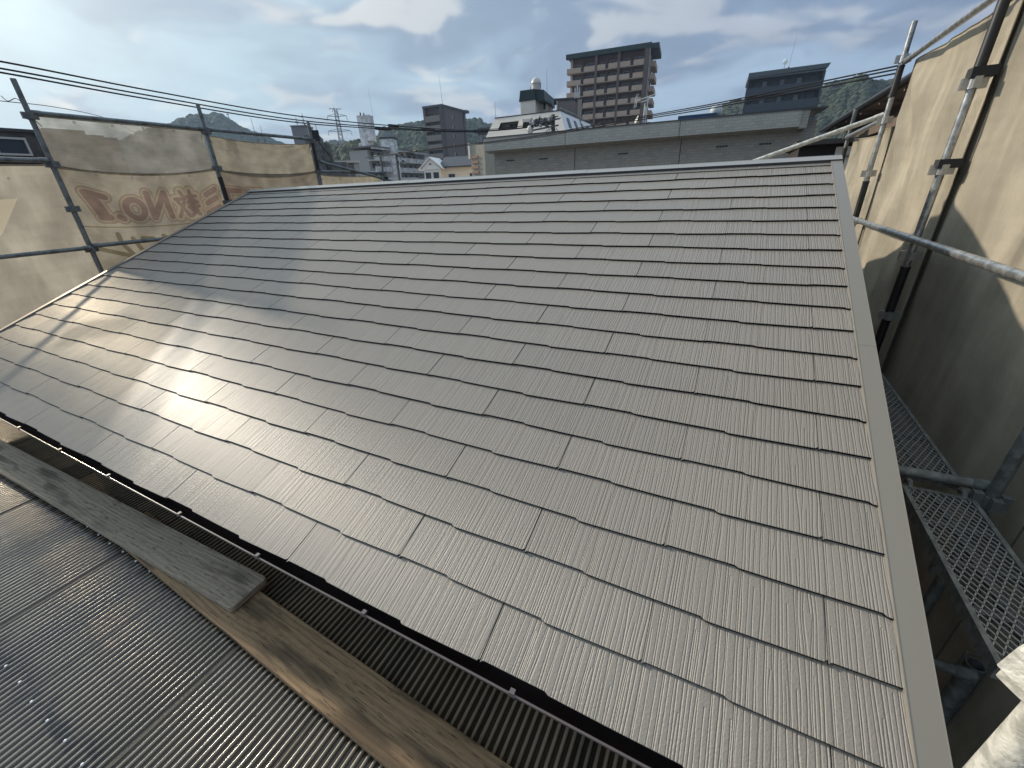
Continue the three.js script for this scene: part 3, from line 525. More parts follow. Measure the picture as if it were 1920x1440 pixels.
const slateMats = M.slates.map((m) => [m, M.slateEdge]);
function slateGeo(w, off, cutL, cutR) {
  // stepped lower edge, chamfered corners; top face tilts down under the course above
  const prof = [[0, 0.010], [0.006, 0.004], [0.012, 0.002], [0.215, 0.000], [0.228, 0.006], [0.40, 0.007], [0.59, 0.006], [0.60, 0.013], [0.61, 0.014], [0.80, 0.009], [0.898, 0.006], [0.904, 0.001], [0.91, -0.006]].map(([x, z]) => [x, z - 0.006]);
  const at = (x) => { for (let i = 1; i < prof.length; i++) if (x <= prof[i][0]) { const [a, b] = [prof[i - 1], prof[i]]; return lerp(a[1], b[1], (x - a[0]) / (b[0] - a[0])); } return prof[prof.length - 1][1]; };
  const xs = [off, ...prof.map((p) => p[0]).filter((x) => x > off + 0.002 && x < off + w - 0.002), off + w];
  const yB = 0.0165, yT = 0.0042, th = 0.0094, zT = -0.205, pos = [], uv = [], top = [], edge = [];
  const P = (x, y, z, u = (x) / 0.91, v = (z - zT) / 0.228) => { pos.push(x - off, y, z); uv.push(u, v); return pos.length / 3 - 1; };
  const yAt = (z) => lerp(yT, yB, (z - zT) / -zT);
  for (let i = 0; i < xs.length - 1; i++) {
    const a = xs[i], b = xs[i + 1], za = at(a), zb = at(b);
    let q = [P(a, yT, zT), P(a, yAt(za - 0.0012), za - 0.0012), P(b, yT, zT), P(b, yAt(zb - 0.0012), zb - 0.0012)]; top.push(q[0], q[1], q[2], q[2], q[1], q[3]);
    q = [P(a, yAt(za - 0.0012), za - 0.0012), P(a, yB - 0.0013, za), P(b, yAt(zb - 0.0012), zb - 0.0012), P(b, yB - 0.0013, zb)]; top.push(q[0], q[1], q[2], q[2], q[1], q[3]);
    q = [P(a, yB - 0.0013, za), P(a, yB - th, za), P(b, yB - 0.0013, zb), P(b, yB - th, zb)]; edge.push(q[0], q[1], q[2], q[2], q[1], q[3]);
    q = [P(a, yB - th, za), P(a, yT - 0.004, zT), P(b, yB - th, zb), P(b, yT - 0.004, zT)]; edge.push(q[0], q[1], q[2], q[2], q[1], q[3]);
  }
  for (const [x, s] of [[off, 1], [off + w, -1]]) { const z = at(x), q = [P(x, yT, zT), P(x, yT - 0.004, zT), P(x, yAt(z - 0.001), z - 0.001), P(x, yB - th, z)]; s > 0 ? edge.push(q[0], q[1], q[2], q[2], q[1], q[3]) : edge.push(q[0], q[2], q[1], q[1], q[2], q[3]); }
  const g = new THREE.BufferGeometry(); g.setAttribute('position', new THREE.Float32BufferAttribute(pos, 3)); g.setAttribute('uv', new THREE.Float32BufferAttribute(uv, 2)); g.setIndex([...top, ...edge]); g.addGroup(0, top.length, 0); g.addGroup(top.length, edge.length, 1); g.computeVertexNormals(); return g;
}
{
  const R = rng(5), GAP = 0.0038;
  const full = slateGeo(0.91 - GAP, 0, false, false), rightOdd = slateGeo(0.158, 0, false, true), rightEven = slateGeo(0.613, 0, false, true), leftOdd = slateGeo(0.457 - GAP, 0.453, true, false);
  for (let n = 1; n <= NROW; n++) {
    const odd = n % 2 === 1, place = (g, x) => {
      const m = part('roof_slate', g, slateMats[Math.floor(R() * 5)], roof);
      m.position.set(x, (R() - 0.5) * 0.0008, n * DROW + (R() - 0.5) * 0.003); m.rotation.y = (R() - 0.5) * 0.0035; m.rotation.x = (R() - 0.5) * 0.004;
    };
    const w0 = odd ? 0.158 : 0.613; place(odd ? rightOdd : rightEven, -w0);
    for (let k = 1; k <= 7; k++) place(full, -w0 - 0.91 * k + GAP / 2);
    if (odd) place(leftOdd, UL + 0.002);
  }
  // starter course under the eave row
  part('starter_course', box(-6.98, -0.004, -0.002, 0.0045, 3.60, 3.806), M.slateEdge, roof);
}
// metal edge flashings
{
  for (const [x0, x1, n, lab] of [[0.002, 0.066, 1, 'right'], [UL - 0.066, UL - 0.002, -1, 'left']]) {
    const cuts = [-0.02, 0.31, 2.11, 3.835];
    for (let i = 0; i < 3; i++) {
      const a = cuts[i], b = cuts[i + 1], y = 0.0235 + (i === 1 ? 0.0012 : 0) + (i === 2 ? 0.0006 : 0);
      const xo = n > 0 ? x1 : x0, xi = n > 0 ? x0 : x1;
      part('edge_flashing', [box(x0, x1, y - 0.0015, y, a, b - 0.0005), box(Math.min(xo, xo + n * 0.002), Math.max(xo, xo + n * 0.002), -0.10, y + 0.0015, a, b), box(Math.min(xi, xi - n * 0.002), Math.max(xi, xi - n * 0.002), 0.004, y + 0.0012, a, b)], M.flash, roof);
    }
  }
  // ridge: box cap in lengths, dark upstand, flange over the first course
  const apexY = 0.033, xs = [-7.056, -6.0, -4.05, -3.80, -1.90, 0.070];
  const cap = (x0, x1, lift) => {
    const P = (v, n) => [7 - v * Math.sin(PT) + n * Math.cos(PT) - 7, v * Math.cos(PT) + n * Math.sin(PT)];
    const [ay, az] = P(-0.09, apexY + lift), [ey, ez] = P(-0.010, apexY + lift), [ey2, ez2] = P(-0.010, 0.014), [fy, fz] = P(0.040, 0.0125);
    const mz = (z) => 2 * az - z;
    const t = [[[x0, ay, az], [x1, ay, az]], [[x0, ey, ez], [x1, ey, ez]]], tb = [[[x0, ay, az], [x1, ay, az]], [[x0, ey, mz(ez)], [x1, ey, mz(ez)]]];
    return { top: [quadStrip(t), quadStrip(tb), tube([x0, ay - 0.002, az], [x1, ay - 0.002, az], 0.0035, 8)], face: [quadStrip([[[x0, ey, ez], [x1, ey, ez]], [[x0, ey2, ez2], [x1, ey2, ez2]]]), quadStrip([[[x0, ey, mz(ez)], [x1, ey, mz(ez)]], [[x0, ey2, mz(ez2)], [x1, ey2, mz(ez2)]]])], fl: quadStrip([[[x0, ey2, ez2 - 0.002], [x1, ey2, ez2 - 0.002]], [[x0, fy, fz], [x1, fy, fz]]]), lip: tube([x0, fy, fz], [x1, fy, fz], 0.0022, 6), end: (x) => quadStrip([[[x, ay, az], [x, ey, ez]], [[x, ay - 0.12, az], [x, ey2 - 0.03, ez2]]]), end2: (x) => quadStrip([[[x, ay, az], [x, ey, mz(ez)]], [[x, ay - 0.12, az], [x, ey2 - 0.03, mz(ez2)]]]) };
  };
  for (let i = 0; i < 5; i++) {
    const c = cap(xs[i] + (i ? 0.001 : 0), xs[i + 1] - 0.001, i % 2 ? 0.0015 : 0), r = part('ridge_cap', [...c.top, ...(i === 0 ? [c.end(xs[0]), c.end2(xs[0])] : []), ...(i === 4 ? [c.end(xs[5]), c.end2(xs[5])] : [])], M.ridge, house);
    part('ridge_upstand', c.face, M.ridgeDark, r);
    if (i === 0) c.fl = null;
  }
  const c = cap(-6.98, -0.001, 0); const f = part('ridge_flange', c.fl, M.flash, house); part('flange_edge', c.lip, M.ridgeDark, f);
  const R = rng(8); for (let k = 0; k < 15; k++) { const x = -0.45 - k * 0.455 + (R() - 0.5) * 0.03; part('nail_head', new THREE.SphereGeometry(0.004, 8, 6).translate(x, 7 - 0.03 * Math.sin(PT) + 0.0165 * Math.cos(PT) - 7, 0.03 * Math.cos(PT) + 0.0165 * Math.sin(PT)), std([0.6, 0.6, 0.6], 0.3), f); }
}
// eave gutter
{
  const g = thing('eave_gutter', 'dark brown half-round gutter with glossy rim along the lower roof edge', 'gutter', [-3.5, 5.5, 3.54]);
  const cy = 0.075, cz = -0.008, r = 0.054, rows = [];
  for (let k = 0; k <= 14; k++) { const a = Math.PI * (k / 14); rows.push([[-3.58, cy - Math.sin(a) * r * 1.05, cz - Math.cos(a) * r], [3.58, cy - Math.sin(a) * r * 1.05, cz - Math.cos(a) * r]]); }
  part('trough', quadStrip(rows), M.gutter, g);
  part('rim', [tube([-3.58, cy, cz + r], [3.58, cy, cz + r], 0.0045, 10)], M.gutterLip, g);
  part('back_rim', tube([-3.58, cy + 0.004, cz - r], [3.58, cy + 0.004, cz - r], 0.004, 8), M.gutter, g);
  for (const x of [-6.0, -5.3, -4.7, -4.05, -3.43, -2.72, -2.13, -1.53, -0.94, -0.32]) {
    const b = part('bracket', [tube([x + 3.5 - 0.011, cy, cz + r], [x + 3.5 + 0.011, cy, cz + r], 0.0068, 10), box(x + 3.5 - 0.008, x + 3.5 + 0.008, cy + 0.004, cy + 0.012, cz + r - 0.012, cz + r + 0.004)], M.gutterLip, g);
    part('strap', (() => { const q = []; for (let k = 0; k <= 10; k++) { const a = Math.PI * k / 10; q.push([[x + 3.5 - 0.009, cy - Math.sin(a) * r * 1.1, cz - Math.cos(a) * r * 1.05], [x + 3.5 + 0.009, cy - Math.sin(a) * r * 1.1, cz - Math.cos(a) * r * 1.05]]); } return quadStrip(q); })(), M.gutter, b);
  }
  for (const x of [-1.75, -4.9]) part('joint_sleeve', (() => { const q = []; for (let k = 0; k <= 10; k++) { const a = Math.PI * k / 10; q.push([[x + 3.5 - 0.05, cy - Math.sin(a) * r * 1.09, cz - Math.cos(a) * r * 1.04], [x + 3.5 + 0.05, cy - Math.sin(a) * r * 1.09, cz - Math.cos(a) * r * 1.04]]); } return quadStrip(q); })(), M.gutter, g);
}

// ---------------------------------------------------------------- lean-to with clear brown corrugated sheets
{
  const t = thing('lean_to_roof', 'smoky corrugated plastic lean-to roof below the gutter at lower left', 'roof', [-3.4, 5.006, 4.2]);
  const ribGlintDirt = tex(1280, 256, (u, v) => { const ph = Math.cos(u * 20 * 2 * Math.PI), k = (0.15 + 0.85 * sstep(-0.05, 0.9, ph)) * (0.72 + 0.40 * fbm(u * 5, v * 3, 61, 4) - 0.1) * (0.94 + 0.12 * fbm(u * 50, v * 60, 64, 2)); const sm = 1 - 0.65 * Math.max(Math.exp(-(((v - 0.477) / 0.030) ** 2)), Math.exp(-(((v - 0.77) / 0.05) ** 2))) * sstep(0.40, 0.62, fbm(u * 26, v * 40, 66, 3)); return [k * sm, k * 0.975 * sm, k * 0.92 * (sm + 0.05 * (1 - sm))]; });  // sky glints painted as bright crests over dark valleys; blotches and smudges are dirt
  const poly = phy([0.64, 0.555, 0.43], 0.22, { transmission: 0.52, thickness: 0, map: ribGlintDirt, clearcoat: 0.6, clearcoatRoughness: 0.12, ior: 1.55 });
  const NW = 20, pitch = 0.0322, w = NW * pitch, rows = (x0, lift) => {
    const a = []; for (const z of [-1.05, -0.5, 0, 0.5, 1.5]) { const r = []; for (let i = 0; i <= NW * 10; i++) { const x = i / 10 * pitch; r.push([x0 + x, lift + 0.0065 * Math.cos(i / 10 * 2 * Math.PI), z]); } a.push(r); } return a;
  };
  const step = 19 * pitch;
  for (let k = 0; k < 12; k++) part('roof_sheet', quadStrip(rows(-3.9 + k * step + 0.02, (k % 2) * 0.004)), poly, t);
  for (const z of [-0.536, 0.046, 0.66, 1.28]) part('batten', box(-3.9, 3.5, -0.07, -0.013, z - 0.02, z + 0.02), M.darkWood, t);
  for (let k = 0; k < 9; k++) part('rafter', box(-3.7 + k * 0.9, -3.62 + k * 0.9, -0.17, -0.072, -1.1, 1.5), M.darkWood, t);
  const capG = new THREE.SphereGeometry(0.0068, 10, 6, 0, 6.3, 0, 1.6).scale(1, 0.8, 1), capM = std([0.75, 0.75, 0.73], 0.35);
  for (const z of [-0.536, 0.046]) for (let k = 0; k < 44; k++) { const i = Math.round((k * 0.161) / pitch) * pitch; const m = part('screw_cap', capG, capM, t); m.position.set(-3.88 + i, 0.0105, z + (hash(k, z * 10, 3) - 0.5) * 0.012); }
  part('post', [box(-3.6, -3.51, -5.006, -0.17, 1.35, 1.44), box(-0.9, -0.81, -5.006, -0.17, 1.35, 1.44), box(3.3, 3.39, -5.006, -0.17, 1.35, 1.44)], M.darkWood, t);
}
// scaffold planks
{
  const grain = (seed, tone) => tex(2048, 256, (u, v) => {
    const wv = fbm(u * 5, v * 1.6, seed, 3), q = v * 34 + wv * 9 + 0.5 * Math.sin(u * 9 + v * 4);
    const ring = Math.pow(Math.abs(Math.sin(q)), 3), f = fbm(u * 24, v * 130, seed + 5, 3), st = sstep(0.52, 0.75, fbm(u * 7, v * 2.5, seed + 9, 4));
    let k = 0.74 + 0.24 * f - 0.10 * ring; k *= 1 - 0.36 * st; k *= 1 - 0.35 * sstep(0.70, 0.80, fbm(u * 60, v * 90, seed + 2, 2)); k *= 0.9 + 0.2 * fbm(u * 3, v * 1.5, seed + 31, 3);
    if (vnoise(u * 700, v * 60, seed + 77) > 0.985) k = 1.25; if (vnoise(u * 420, v * 44, seed + 80) > 0.975) k *= 0.5;
    return tone.map((c) => Math.min(1, c * k));
  }, true);
  const mk = (seed, tone, rgb) => std(rgb, 0.82, { map: rep(grain(seed, tone), 1 / 3.2, 1 / 0.24), bumpMap: rep(grain(seed, [1, 1, 1]), 1 / 3.2, 1 / 0.24), bumpScale: 0.0022 });
  const plank = (a, b, w, y, mat, name, label) => {
    const L = Math.hypot(b[0] - a[0], b[1] - a[1]), t = thing(name, label, 'plank', [a[0], y, a[1]], -Math.atan2(b[1] - a[1], b[0] - a[0]));
    const s = new THREE.Shape(), h = w / 2, c = 0.02; s.moveTo(0, -h); s.lineTo(L - c, -h); s.quadraticCurveTo(L, -h, L, -h + c); s.lineTo(L, h - c); s.quadraticCurveTo(L, h, L - c, h); s.lineTo(0, h); s.closePath();
    const g = new THREE.ExtrudeGeometry(s, { depth: 0.026, bevelEnabled: true, bevelSize: 0.004, bevelThickness: 0.004, bevelSegments: 2, curveSegments: 6 }).rotateX(Math.PI / 2);
    part('board', metricUV(g), mat, t); return t;
  };
  plank([-6.284, 3.630], [-2.494, 3.540], 0.194, 5.100, mk(3, [0.90, 0.87, 0.81], [0.66, 0.585, 0.50]), 'wooden_plank', 'grey weathered plank lying on top, its square end over the other plank');
  plank([-3.773, 3.540], [-0.945, 3.673], 0.206, 5.060, mk(8, [0.90, 0.80, 0.67], [0.56, 0.48, 0.38]), 'wooden_plank', 'brown stained plank with pale sunlit edge lying directly on corrugated sheets');
}

// ---------------------------------------------------------------- scaffolding
const TR = 0.0243;
function coupler(y, x = 0, z = 0) {
  const g = [new THREE.CylinderGeometry(TR * 1.45, TR * 1.45, 0.055, 14).translate(x, y, z)];
  for (let k = 0; k < 4; k++) { const a = k * Math.PI / 2, c = Math.cos(a), s = Math.sin(a), b = new THREE.BoxGeometry(0.034, 0.062, 0.034).translate(TR + 0.022, y + 0.004, 0); b.rotateY(a); b.translate(x, 0, z); g.push(b); }
  return g;
}
function pole(label, x, z, top, group, o = {}) {
  const t = thing('scaffold_pole', label, 'scaffold pole', [x, 0, z], 0, group), mat = o.mat || M.steel;
  part('tube', [tube([0, 0, 0], [0, top, 0], TR, 16, true), new THREE.RingGeometry(TR * 0.82, TR, 16).rotateX(-Math.PI / 2).translate(0, top, 0), tube([0, top - 0.4, 0], [0, top, 0], TR * 0.82, 14, true)], mat, t);
  for (const y of o.couplers || []) part('coupler', coupler(y), o.cmat || mat, t);
  for (const [a, b] of o.covers || []) part('dark_cover', [tube([0, a, 0], [0, b, 0], TR * 1.22, 16), tube([0, a, 0], [0, a + 0.03, 0], TR * 1.5, 14), tube([0, b - 0.012, 0], [0, b, 0], TR * 1.3, 14)], M.black, t);
  for (const y of o.clips || []) part('net_clip', [box(-0.04, 0.085, y - 0.028, y + 0.028, -0.045, 0.045)], M.rubber, t);
  for (const [y, l] of o.ties || []) part('tie_wire', curveTube([[0.0, y, 0], [0.01, y + 0.05, 0.05], [0.0, y + 0.02, l], [0.01, y + 0.06, l * 1.3]], 0.0035, 20, 5), M.black, t);
  return t;
}
function rail(label, a, b, group, mat = M.steel, name = 'scaffold_rail') {
  const t = thing(name, label, 'scaffold rail', a, 0, group), d = b.map((v, i) => v - a[i]);
  part('tube', [tube([0, 0, 0], d, TR, 16)], mat, t);
  const n = new THREE.Vector3(...d).normalize(), e = (s, o) => { const p = new THREE.Vector3(...(s ? d : [0, 0, 0])).addScaledVector(n, o * (s ? -1 : 1)); return p.toArray(); };
  part('end_fitting', [tube(e(0, -0.02), e(0, 0.05), TR * 1.15, 12)], mat, t); part('end_fitting', [tube(e(1, 0.05), e(1, -0.02), TR * 1.15, 12)], mat, t);
  return t;
}
const LX = -7.5, RX = 0.65, gl = 'poles of the left scaffold', gr = 'poles of the right scaffold';
pole('leftmost scaffold pole, beside the open gap above the left net', LX, 1.85, 8.15, gl, { mat: M.steelDull, couplers: [7.82, 7.36, 6.9, 6.45, 5.98, 5.5], ties: [[7.92, 0.12]] });
pole('second scaffold pole from left, crossing the printed red lettering', LX, 0.05, 8.15, gl, { mat: M.steelDull, couplers: [7.82, 7.36, 6.9, 6.45, 5.98], covers: [[6.3, 7.25]] });
pole('third scaffold pole from left, above the left ridge end', LX, -1.75, 8.13, gl, { mat: M.steelDull, couplers: [7.82, 7.34, 6.9, 6.45], covers: [[7.36, 7.80]] });
pole('short scaffold pole standing just behind the ridge in front of low flats', LX, -3.43, 7.68, gl, { mat: M.steelDull, couplers: [7.34, 6.9], clips: [7.24] });
rail('top rail of the left scaffold between first and second poles', [LX, 7.855, 1.80], [LX, 7.855, 0.10], 'rails of the left scaffold', M.steelDull);
rail('top rail of the left scaffold between second and third poles', [LX, 7.855, 0.0], [LX, 7.855, -1.70], 'rails of the left scaffold', M.steelDull);
rail('rail above the low net at the left picture edge', [LX + 0.02, 7.40, 3.7], [LX + 0.02, 7.40, 1.90], 'rails of the left scaffold', M.steelDull);
rail('lower rail of the left scaffold at the picture edge', [LX + 0.04, 6.475, 3.7], [LX + 0.04, 6.475, 1.88], 'rails of the left scaffold', M.steelDull);
rail('lower rail crossing the grey lettering on the printed net', [LX + 0.04, 6.49, 1.82], [LX + 0.04, 6.49, 0.08], 'rails of the left scaffold', M.steelDull);
rail('level rail from third pole to the short pole behind the ridge', [LX, 7.345, -1.8], [LX, 7.345, -3.38], 'rails of the left scaffold', M.steelDull);
rail('slanting brace from third pole down behind the left ridge', [LX + 0.05, 7.50, -1.80], [LX + 0.05, 7.14, -3.9], 'rails of the left scaffold', M.steelDull, 'scaffold_brace');

pole('right scaffold pole with free top end against the sky', RX, -2.0, 8.22, gr, { couplers: [7.93, 7.42, 6.93, 6.45], covers: [[7.62, 7.88], [6.42, 6.86]], ties: [[7.97, -0.1]] });
pole('black-wrapped scaffold pole crossing the right net', RX, 0.0, 8.75, gr, { couplers: [7.42, 6.93, 6.36, 5.9], covers: [[7.47, 8.6], [5.2, 6.28]], clips: [7.48, 6.97] });  // lower black cover: part wrapping, part shade on the bare tube put in as colour
pole('far right scaffold pole beyond the ridge end', RX + 0.03, -3.93, 7.74, gr, { mat: M.steelDull, couplers: [7.42, 6.93], covers: [[6.5, 7.28]] });
pole('short right scaffold pole ending beside the metal decks', RX + 0.02, 1.93, 6.02, gr, { mat: M.steelDull, couplers: [5.56, 5.1] });
{
  const t = thing('scaffold_pole', 'pale paint-spattered pole with bracket head in the bottom right corner', 'scaffold pole', [-0.13, 0, 3.641], 0.5);
  part('tube', [tube([0, 0, 0], [0, 6.425, 0], TR, 28)], M.steelWhite, t);
  const s = new THREE.Shape([[-0.046, 6.336], [-0.062, 6.352], [-0.060, 6.366], [-0.071, 6.374], [-0.062, 6.404], [-0.046, 6.428], [0.03, 6.428], [0.03, 6.336], [-0.030, 6.330]].map((p) => new THREE.Vector2(...p)));
  part('bracket_head', metricUV(new THREE.ExtrudeGeometry(s, { depth: 0.05, bevelEnabled: true, bevelSize: 0.003, bevelThickness: 0.003, bevelSegments: 2 }).translate(0, 0, -0.025)), M.steelWhite, t);
  part('collar', new THREE.CylinderGeometry(TR * 1.3, TR * 1.3, 0.03, 24).translate(0, 6.355, 0), M.steelWhite, t);
}
rail('top rail of the right scaffold running up to the picture corner', [RX + 0.02, 7.91, -1.95], [RX + 0.02, 7.91, -0.03], 'rails of the right scaffold');
rail('top rail of the right scaffold past the black pole', [RX + 0.02, 8.38, 0.03], [RX + 0.02, 8.38, 1.9], 'rails of the right scaffold');
rail('middle rail of the right scaffold left of the black pole', [RX - 0.05, 6.49, -1.98], [RX - 0.05, 6.49, -0.02], 'rails of the right scaffold');
rail('bright middle rail running to the right picture edge', [RX - 0.05, 6.49, 0.02], [RX - 0.05, 6.49, 1.9], 'rails of the right scaffold');
rail('short rail linking far pole and free-topped right pole', [RX + 0.01, 7.41, -3.88], [RX - 0.01, 7.43, -2.04], 'rails of the right scaffold');
rail('long bright tube slanting up from behind the ridge to the right pole', [-1.7, 6.72, -2.06], [0.62, 7.47, -2.06], 'rails of the right scaffold', M.steelWhite, 'scaffold_brace');
rail('deck bracket tube under the joint of the metal decks', [0.06, 5.595, 1.885], [0.66, 5.605, 1.885], 'deck bracket tubes', M.steelDull, 'bracket_tube');
rail('lower bracket tube below the near metal deck', [0.1, 4.9, 2.34], [0.68, 4.9, 2.34], 'deck bracket tubes', M.steelDull, 'bracket_tube');
rail('diagonal tube beneath the near metal deck', [0.50, 4.92, 2.42], [0.54, 4.30, 2.95], 'deck bracket tubes', M.steelDull, 'bracket_tube');
{
  const t = thing('pipe_stub', 'short open-topped pipe stub below the near metal deck', 'pipe', [0.73, 4.3, 2.27]);
  part('pipe', [tube([0, 0, 0], [0, 0.6, 0], 0.036, 16, true), tube([0, 0, 0], [0, 0.6, 0], 0.030, 16, true), new THREE.RingGeometry(0.03, 0.036, 16).rotateX(-Math.PI / 2).translate(0, 0.6, 0)], M.steelDull, t);
  part('pin', [tube([-0.05, 0.54, 0], [0.05, 0.54, 0], 0.006, 6), tube([-0.05, 0.5, 0.0], [-0.05, 0.66, 0], 0.006, 6)], M.steelDull, t);
}
// expanded-metal decks
function deck(label, z0, z1) {
  const x0 = 0.362, x1 = 0.617, w = x1 - x0, L = z1 - z0, t = thing('scaffold_deck', label, 'scaffold deck', [x0, 5.55, z0], 0, 'expanded metal scaffold decks');
  const fm = std([0.20, 0.205, 0.195], 0.6, { metalness: 0.35, map: rep(wear, 4, 4) });
  part('side_frame', box(-0.004, 0.014, -0.05, 0.006, 0, L), fm, t); part('side_frame', box(w - 0.014, w + 0.004, -0.05, 0.006, 0, L), fm, t);
  part('end_frame', box(0.0145, w - 0.0145, -0.045, 0.005, 0, 0.016), fm, t); part('end_frame', box(0.0145, w - 0.0145, -0.045, 0.005, L - 0.016, L), fm, t);
  part('stiffener', [box(w / 2 - 0.014, w / 2 + 0.014, -0.035, -0.009, 0.02, L - 0.02), ...[0.25, 0.5, 0.75].map((k) => box(0.016, w - 0.016, -0.034, -0.010, L * k - 0.014, L * k + 0.014))], std([0.13, 0.13, 0.125], 0.7, { metalness: 0.3, map: rep(wear, 3, 3) }), t);
  const px = 0.0285, pz = 0.052, g = [], R = rng(z0 * 100 | 0);
  const nx = Math.floor((w - 0.02) / px), nz = Math.floor(L / pz);
  const strand = (a, b) => { const dx = b[0] - a[0], dz = b[1] - a[1], l = Math.hypot(dx, dz), q = new THREE.BoxGeometry(0.0042, 0.0045, l + 0.003); q.rotateY(Math.atan2(dx, dz)); q.translate((a[0] + b[0]) / 2, 0, (a[1] + b[1]) / 2); return q; };
  for (let j = 0; j < nz; j++) for (let i = 0; i < nx; i++) {
    const cx = 0.012 + (i + 0.5) * px, cz = (j + 0.5) * pz;
    g.push(strand([cx - px / 2, cz], [cx, cz - pz / 2]), strand([cx, cz - pz / 2], [cx + px / 2, cz]));
    g.push(strand([cx - px / 2, cz], [cx, cz + pz / 2]), strand([cx, cz + pz / 2], [cx + px / 2, cz]));
  }
  part('mesh_panel', merge(g), std([0.36, 0.36, 0.34], 0.55, { metalness: 0.3, map: rep(wear, 6, 6) }), t);
  for (const x of [0.03, w - 0.03]) for (const z of [-0.02, L + 0.02]) part('hook', [tube([x, -0.02, z < 0 ? 0.02 : L - 0.02], [x, 0.02, z], 0.012, 8), tube([x, 0.02, z], [x, 0.0, z + (z < 0 ? -0.03 : 0.03)], 0.012, 8)], fm, t);
  return t;
}
deck('near expanded metal deck running to the right picture edge', 1.935, 2.87);
deck('far expanded metal deck narrowing away beside the roof edge', 0.02, 1.80);

// ---------------------------------------------------------------- mesh sheets
function netCanvas(W, H, seed, draw) {
  const c = document.createElement('canvas'); c.width = W; c.height = H; const x = c.getContext('2d');
  x.fillStyle = '#fff'; x.fillRect(0, 0, W, H); if (draw) draw(x, W, H);
  const im = x.getImageData(0, 0, W, H), d = im.data;
  for (let j = 0; j < H; j++) for (let i = 0; i < W; i++) {
    const u = i / W * 3, v = j / H * 3, k = 0.86 + 0.15 * (fbm(u * 4, v * 5, seed, 4) - 0.5) * 2 + 0.05 * (fbm(u * 3, v * 60, seed + 4, 2) - 0.5) + 0.07 * (hash(i, j, seed) - 0.5) * 0.6 - 0.12 * sstep(0.62, 0.8, fbm(u * 2, v * 1.3, seed + 9, 5));
    const o = (j * W + i) * 4; d[o] *= k; d[o + 1] *= k * 0.995; d[o + 2] *= k * 0.98;
  }
  x.putImageData(im, 0, 0);
  const t = new THREE.CanvasTexture(c); t.colorSpace = THREE.SRGBColorSpace; t.anisotropy = 8; t.wrapS = t.wrapT = THREE.RepeatWrapping; return t;
}
const plainA = netCanvas(512, 512, 3), plainB = netCanvas(512, 512, 14);
// print seen from behind, so it reads backwards
function drawPrint(x, W, sheet) {
  const S = W / 1.8, U = (z) => (sheet.z0 - z) * S, V = (y) => (sheet.y1 - y) * S;
  const glyphs = [];
  const G = (za, zb, ya, yb, strokes) => glyphs.push({ za, zb, ya, yb, strokes });
  G(1.72, 1.46, 7.13, 6.82, [[[0.22, 0.06], [0.55, 0.96]], [[0.45, 0.08], [0.78, 0.96]], [[0.30, 0.06], [0.92, 0.18]], [[0.5, 0.96], [0.85, 0.96]]]);
  G(1.40, 1.37, 6.84, 6.82, [[[0, 0], [1, 1]]]);
  G(1.30, 1.10, 7.05, 6.82, [Array.from({ length: 21 }, (_, k) => [0.5 + 0.5 * Math.cos(k / 20 * 6.283), 0.5 + 0.5 * Math.sin(k / 20 * 6.283)])]);
  G(1.02, 0.80, 7.13, 6.82, [[[0, 0], [0.06, 1]], [[0.94, 0], [1, 1]], [[0.06, 1], [0.94, 0]]]);
  G(0.70, 0.42, 7.14, 6.80, [[[0.02, 0.3], [0.46, 0.3]], [[0.32, 0.02], [0.46, 0.3]], [[0.08, 0.32], [0.46, 0.98]], [[0.4, 0.42], [0, 0.98]], [[0.54, 0.24], [1, 0.24]], [[0.77, 0.02], [0.77, 0.5]], [[0.72, 0.26], [0.98, 0.48]], [[0.78, 0.26], [0.56, 0.48]], [[0.54, 0.64], [1, 0.64]], [[0.82, 0.5], [0.64, 0.76], [0.96, 0.96]], [[0.66, 0.52], [0.88, 0.8], [0.56, 0.98]]]);
  G(0.33, 0.12, 7.12, 6.80, [[[0.95, 0.04], [0.25, 0.2]], [[0.9, 0.4], [0.2, 0.55]], [[0.98, 0.78], [0.1, 0.96]]]);
  G(-0.02, -0.25, 7.10, 6.80, [[[1, 0.04], [0.05, 0.04], [0.1, 0.96], [1, 0.96]]]);
  G(-0.38, -0.62, 7.10, 6.80, [[[0.05, 0.04], [1, 0.04], [1, 0.96], [0.05, 0.96], [0.05, 0.04]]]);
  x.lineJoin = x.lineCap = 'round';
  for (const [lw, col] of [[0.150, 'rgb(226,210,203)'], [0.112, 'rgb(248,241,233)'], [0.074, 'rgb(210,190,193)']]) {
    x.strokeStyle = col; x.lineWidth = lw * S;
    for (const g of glyphs) { const k = g.strokes.length > 6 ? 0.62 : 1; x.lineWidth = (lw === 0.074 ? lw * k : lw) * S; for (const s of g.strokes) { x.beginPath(); s.forEach(([a, b], i) => { const px = U(lerp(g.za, g.zb, a)), py = V(lerp(g.ya, g.yb, b)); i ? x.lineTo(px, py) : x.moveTo(px, py); }); x.stroke(); } }
  }
  x.strokeStyle = 'rgb(190,186,172)'; x.lineWidth = 0.055 * S;
  for (const s of [[[1.73, 6.45], [1.46, 6.36]], [[1.50, 6.63], [1.50, 6.52], [1.40, 6.32]], [[1.36, 6.57], [1.30, 6.40]], [[1.25, 6.565], [1.13, 6.555]], [[1.0, 6.58], [0.9, 6.5]]]) { x.beginPath(); s.forEach(([z, y], i) => (i ? x.lineTo(U(z), V(y)) : x.moveTo(U(z), V(y)))); x.stroke(); }
  x.strokeStyle = 'rgb(205,190,160)'; x.lineWidth = 0.012 * S; x.beginPath(); x.moveTo(0, V(6.72)); x.lineTo(W, V(6.70)); x.stroke();
}
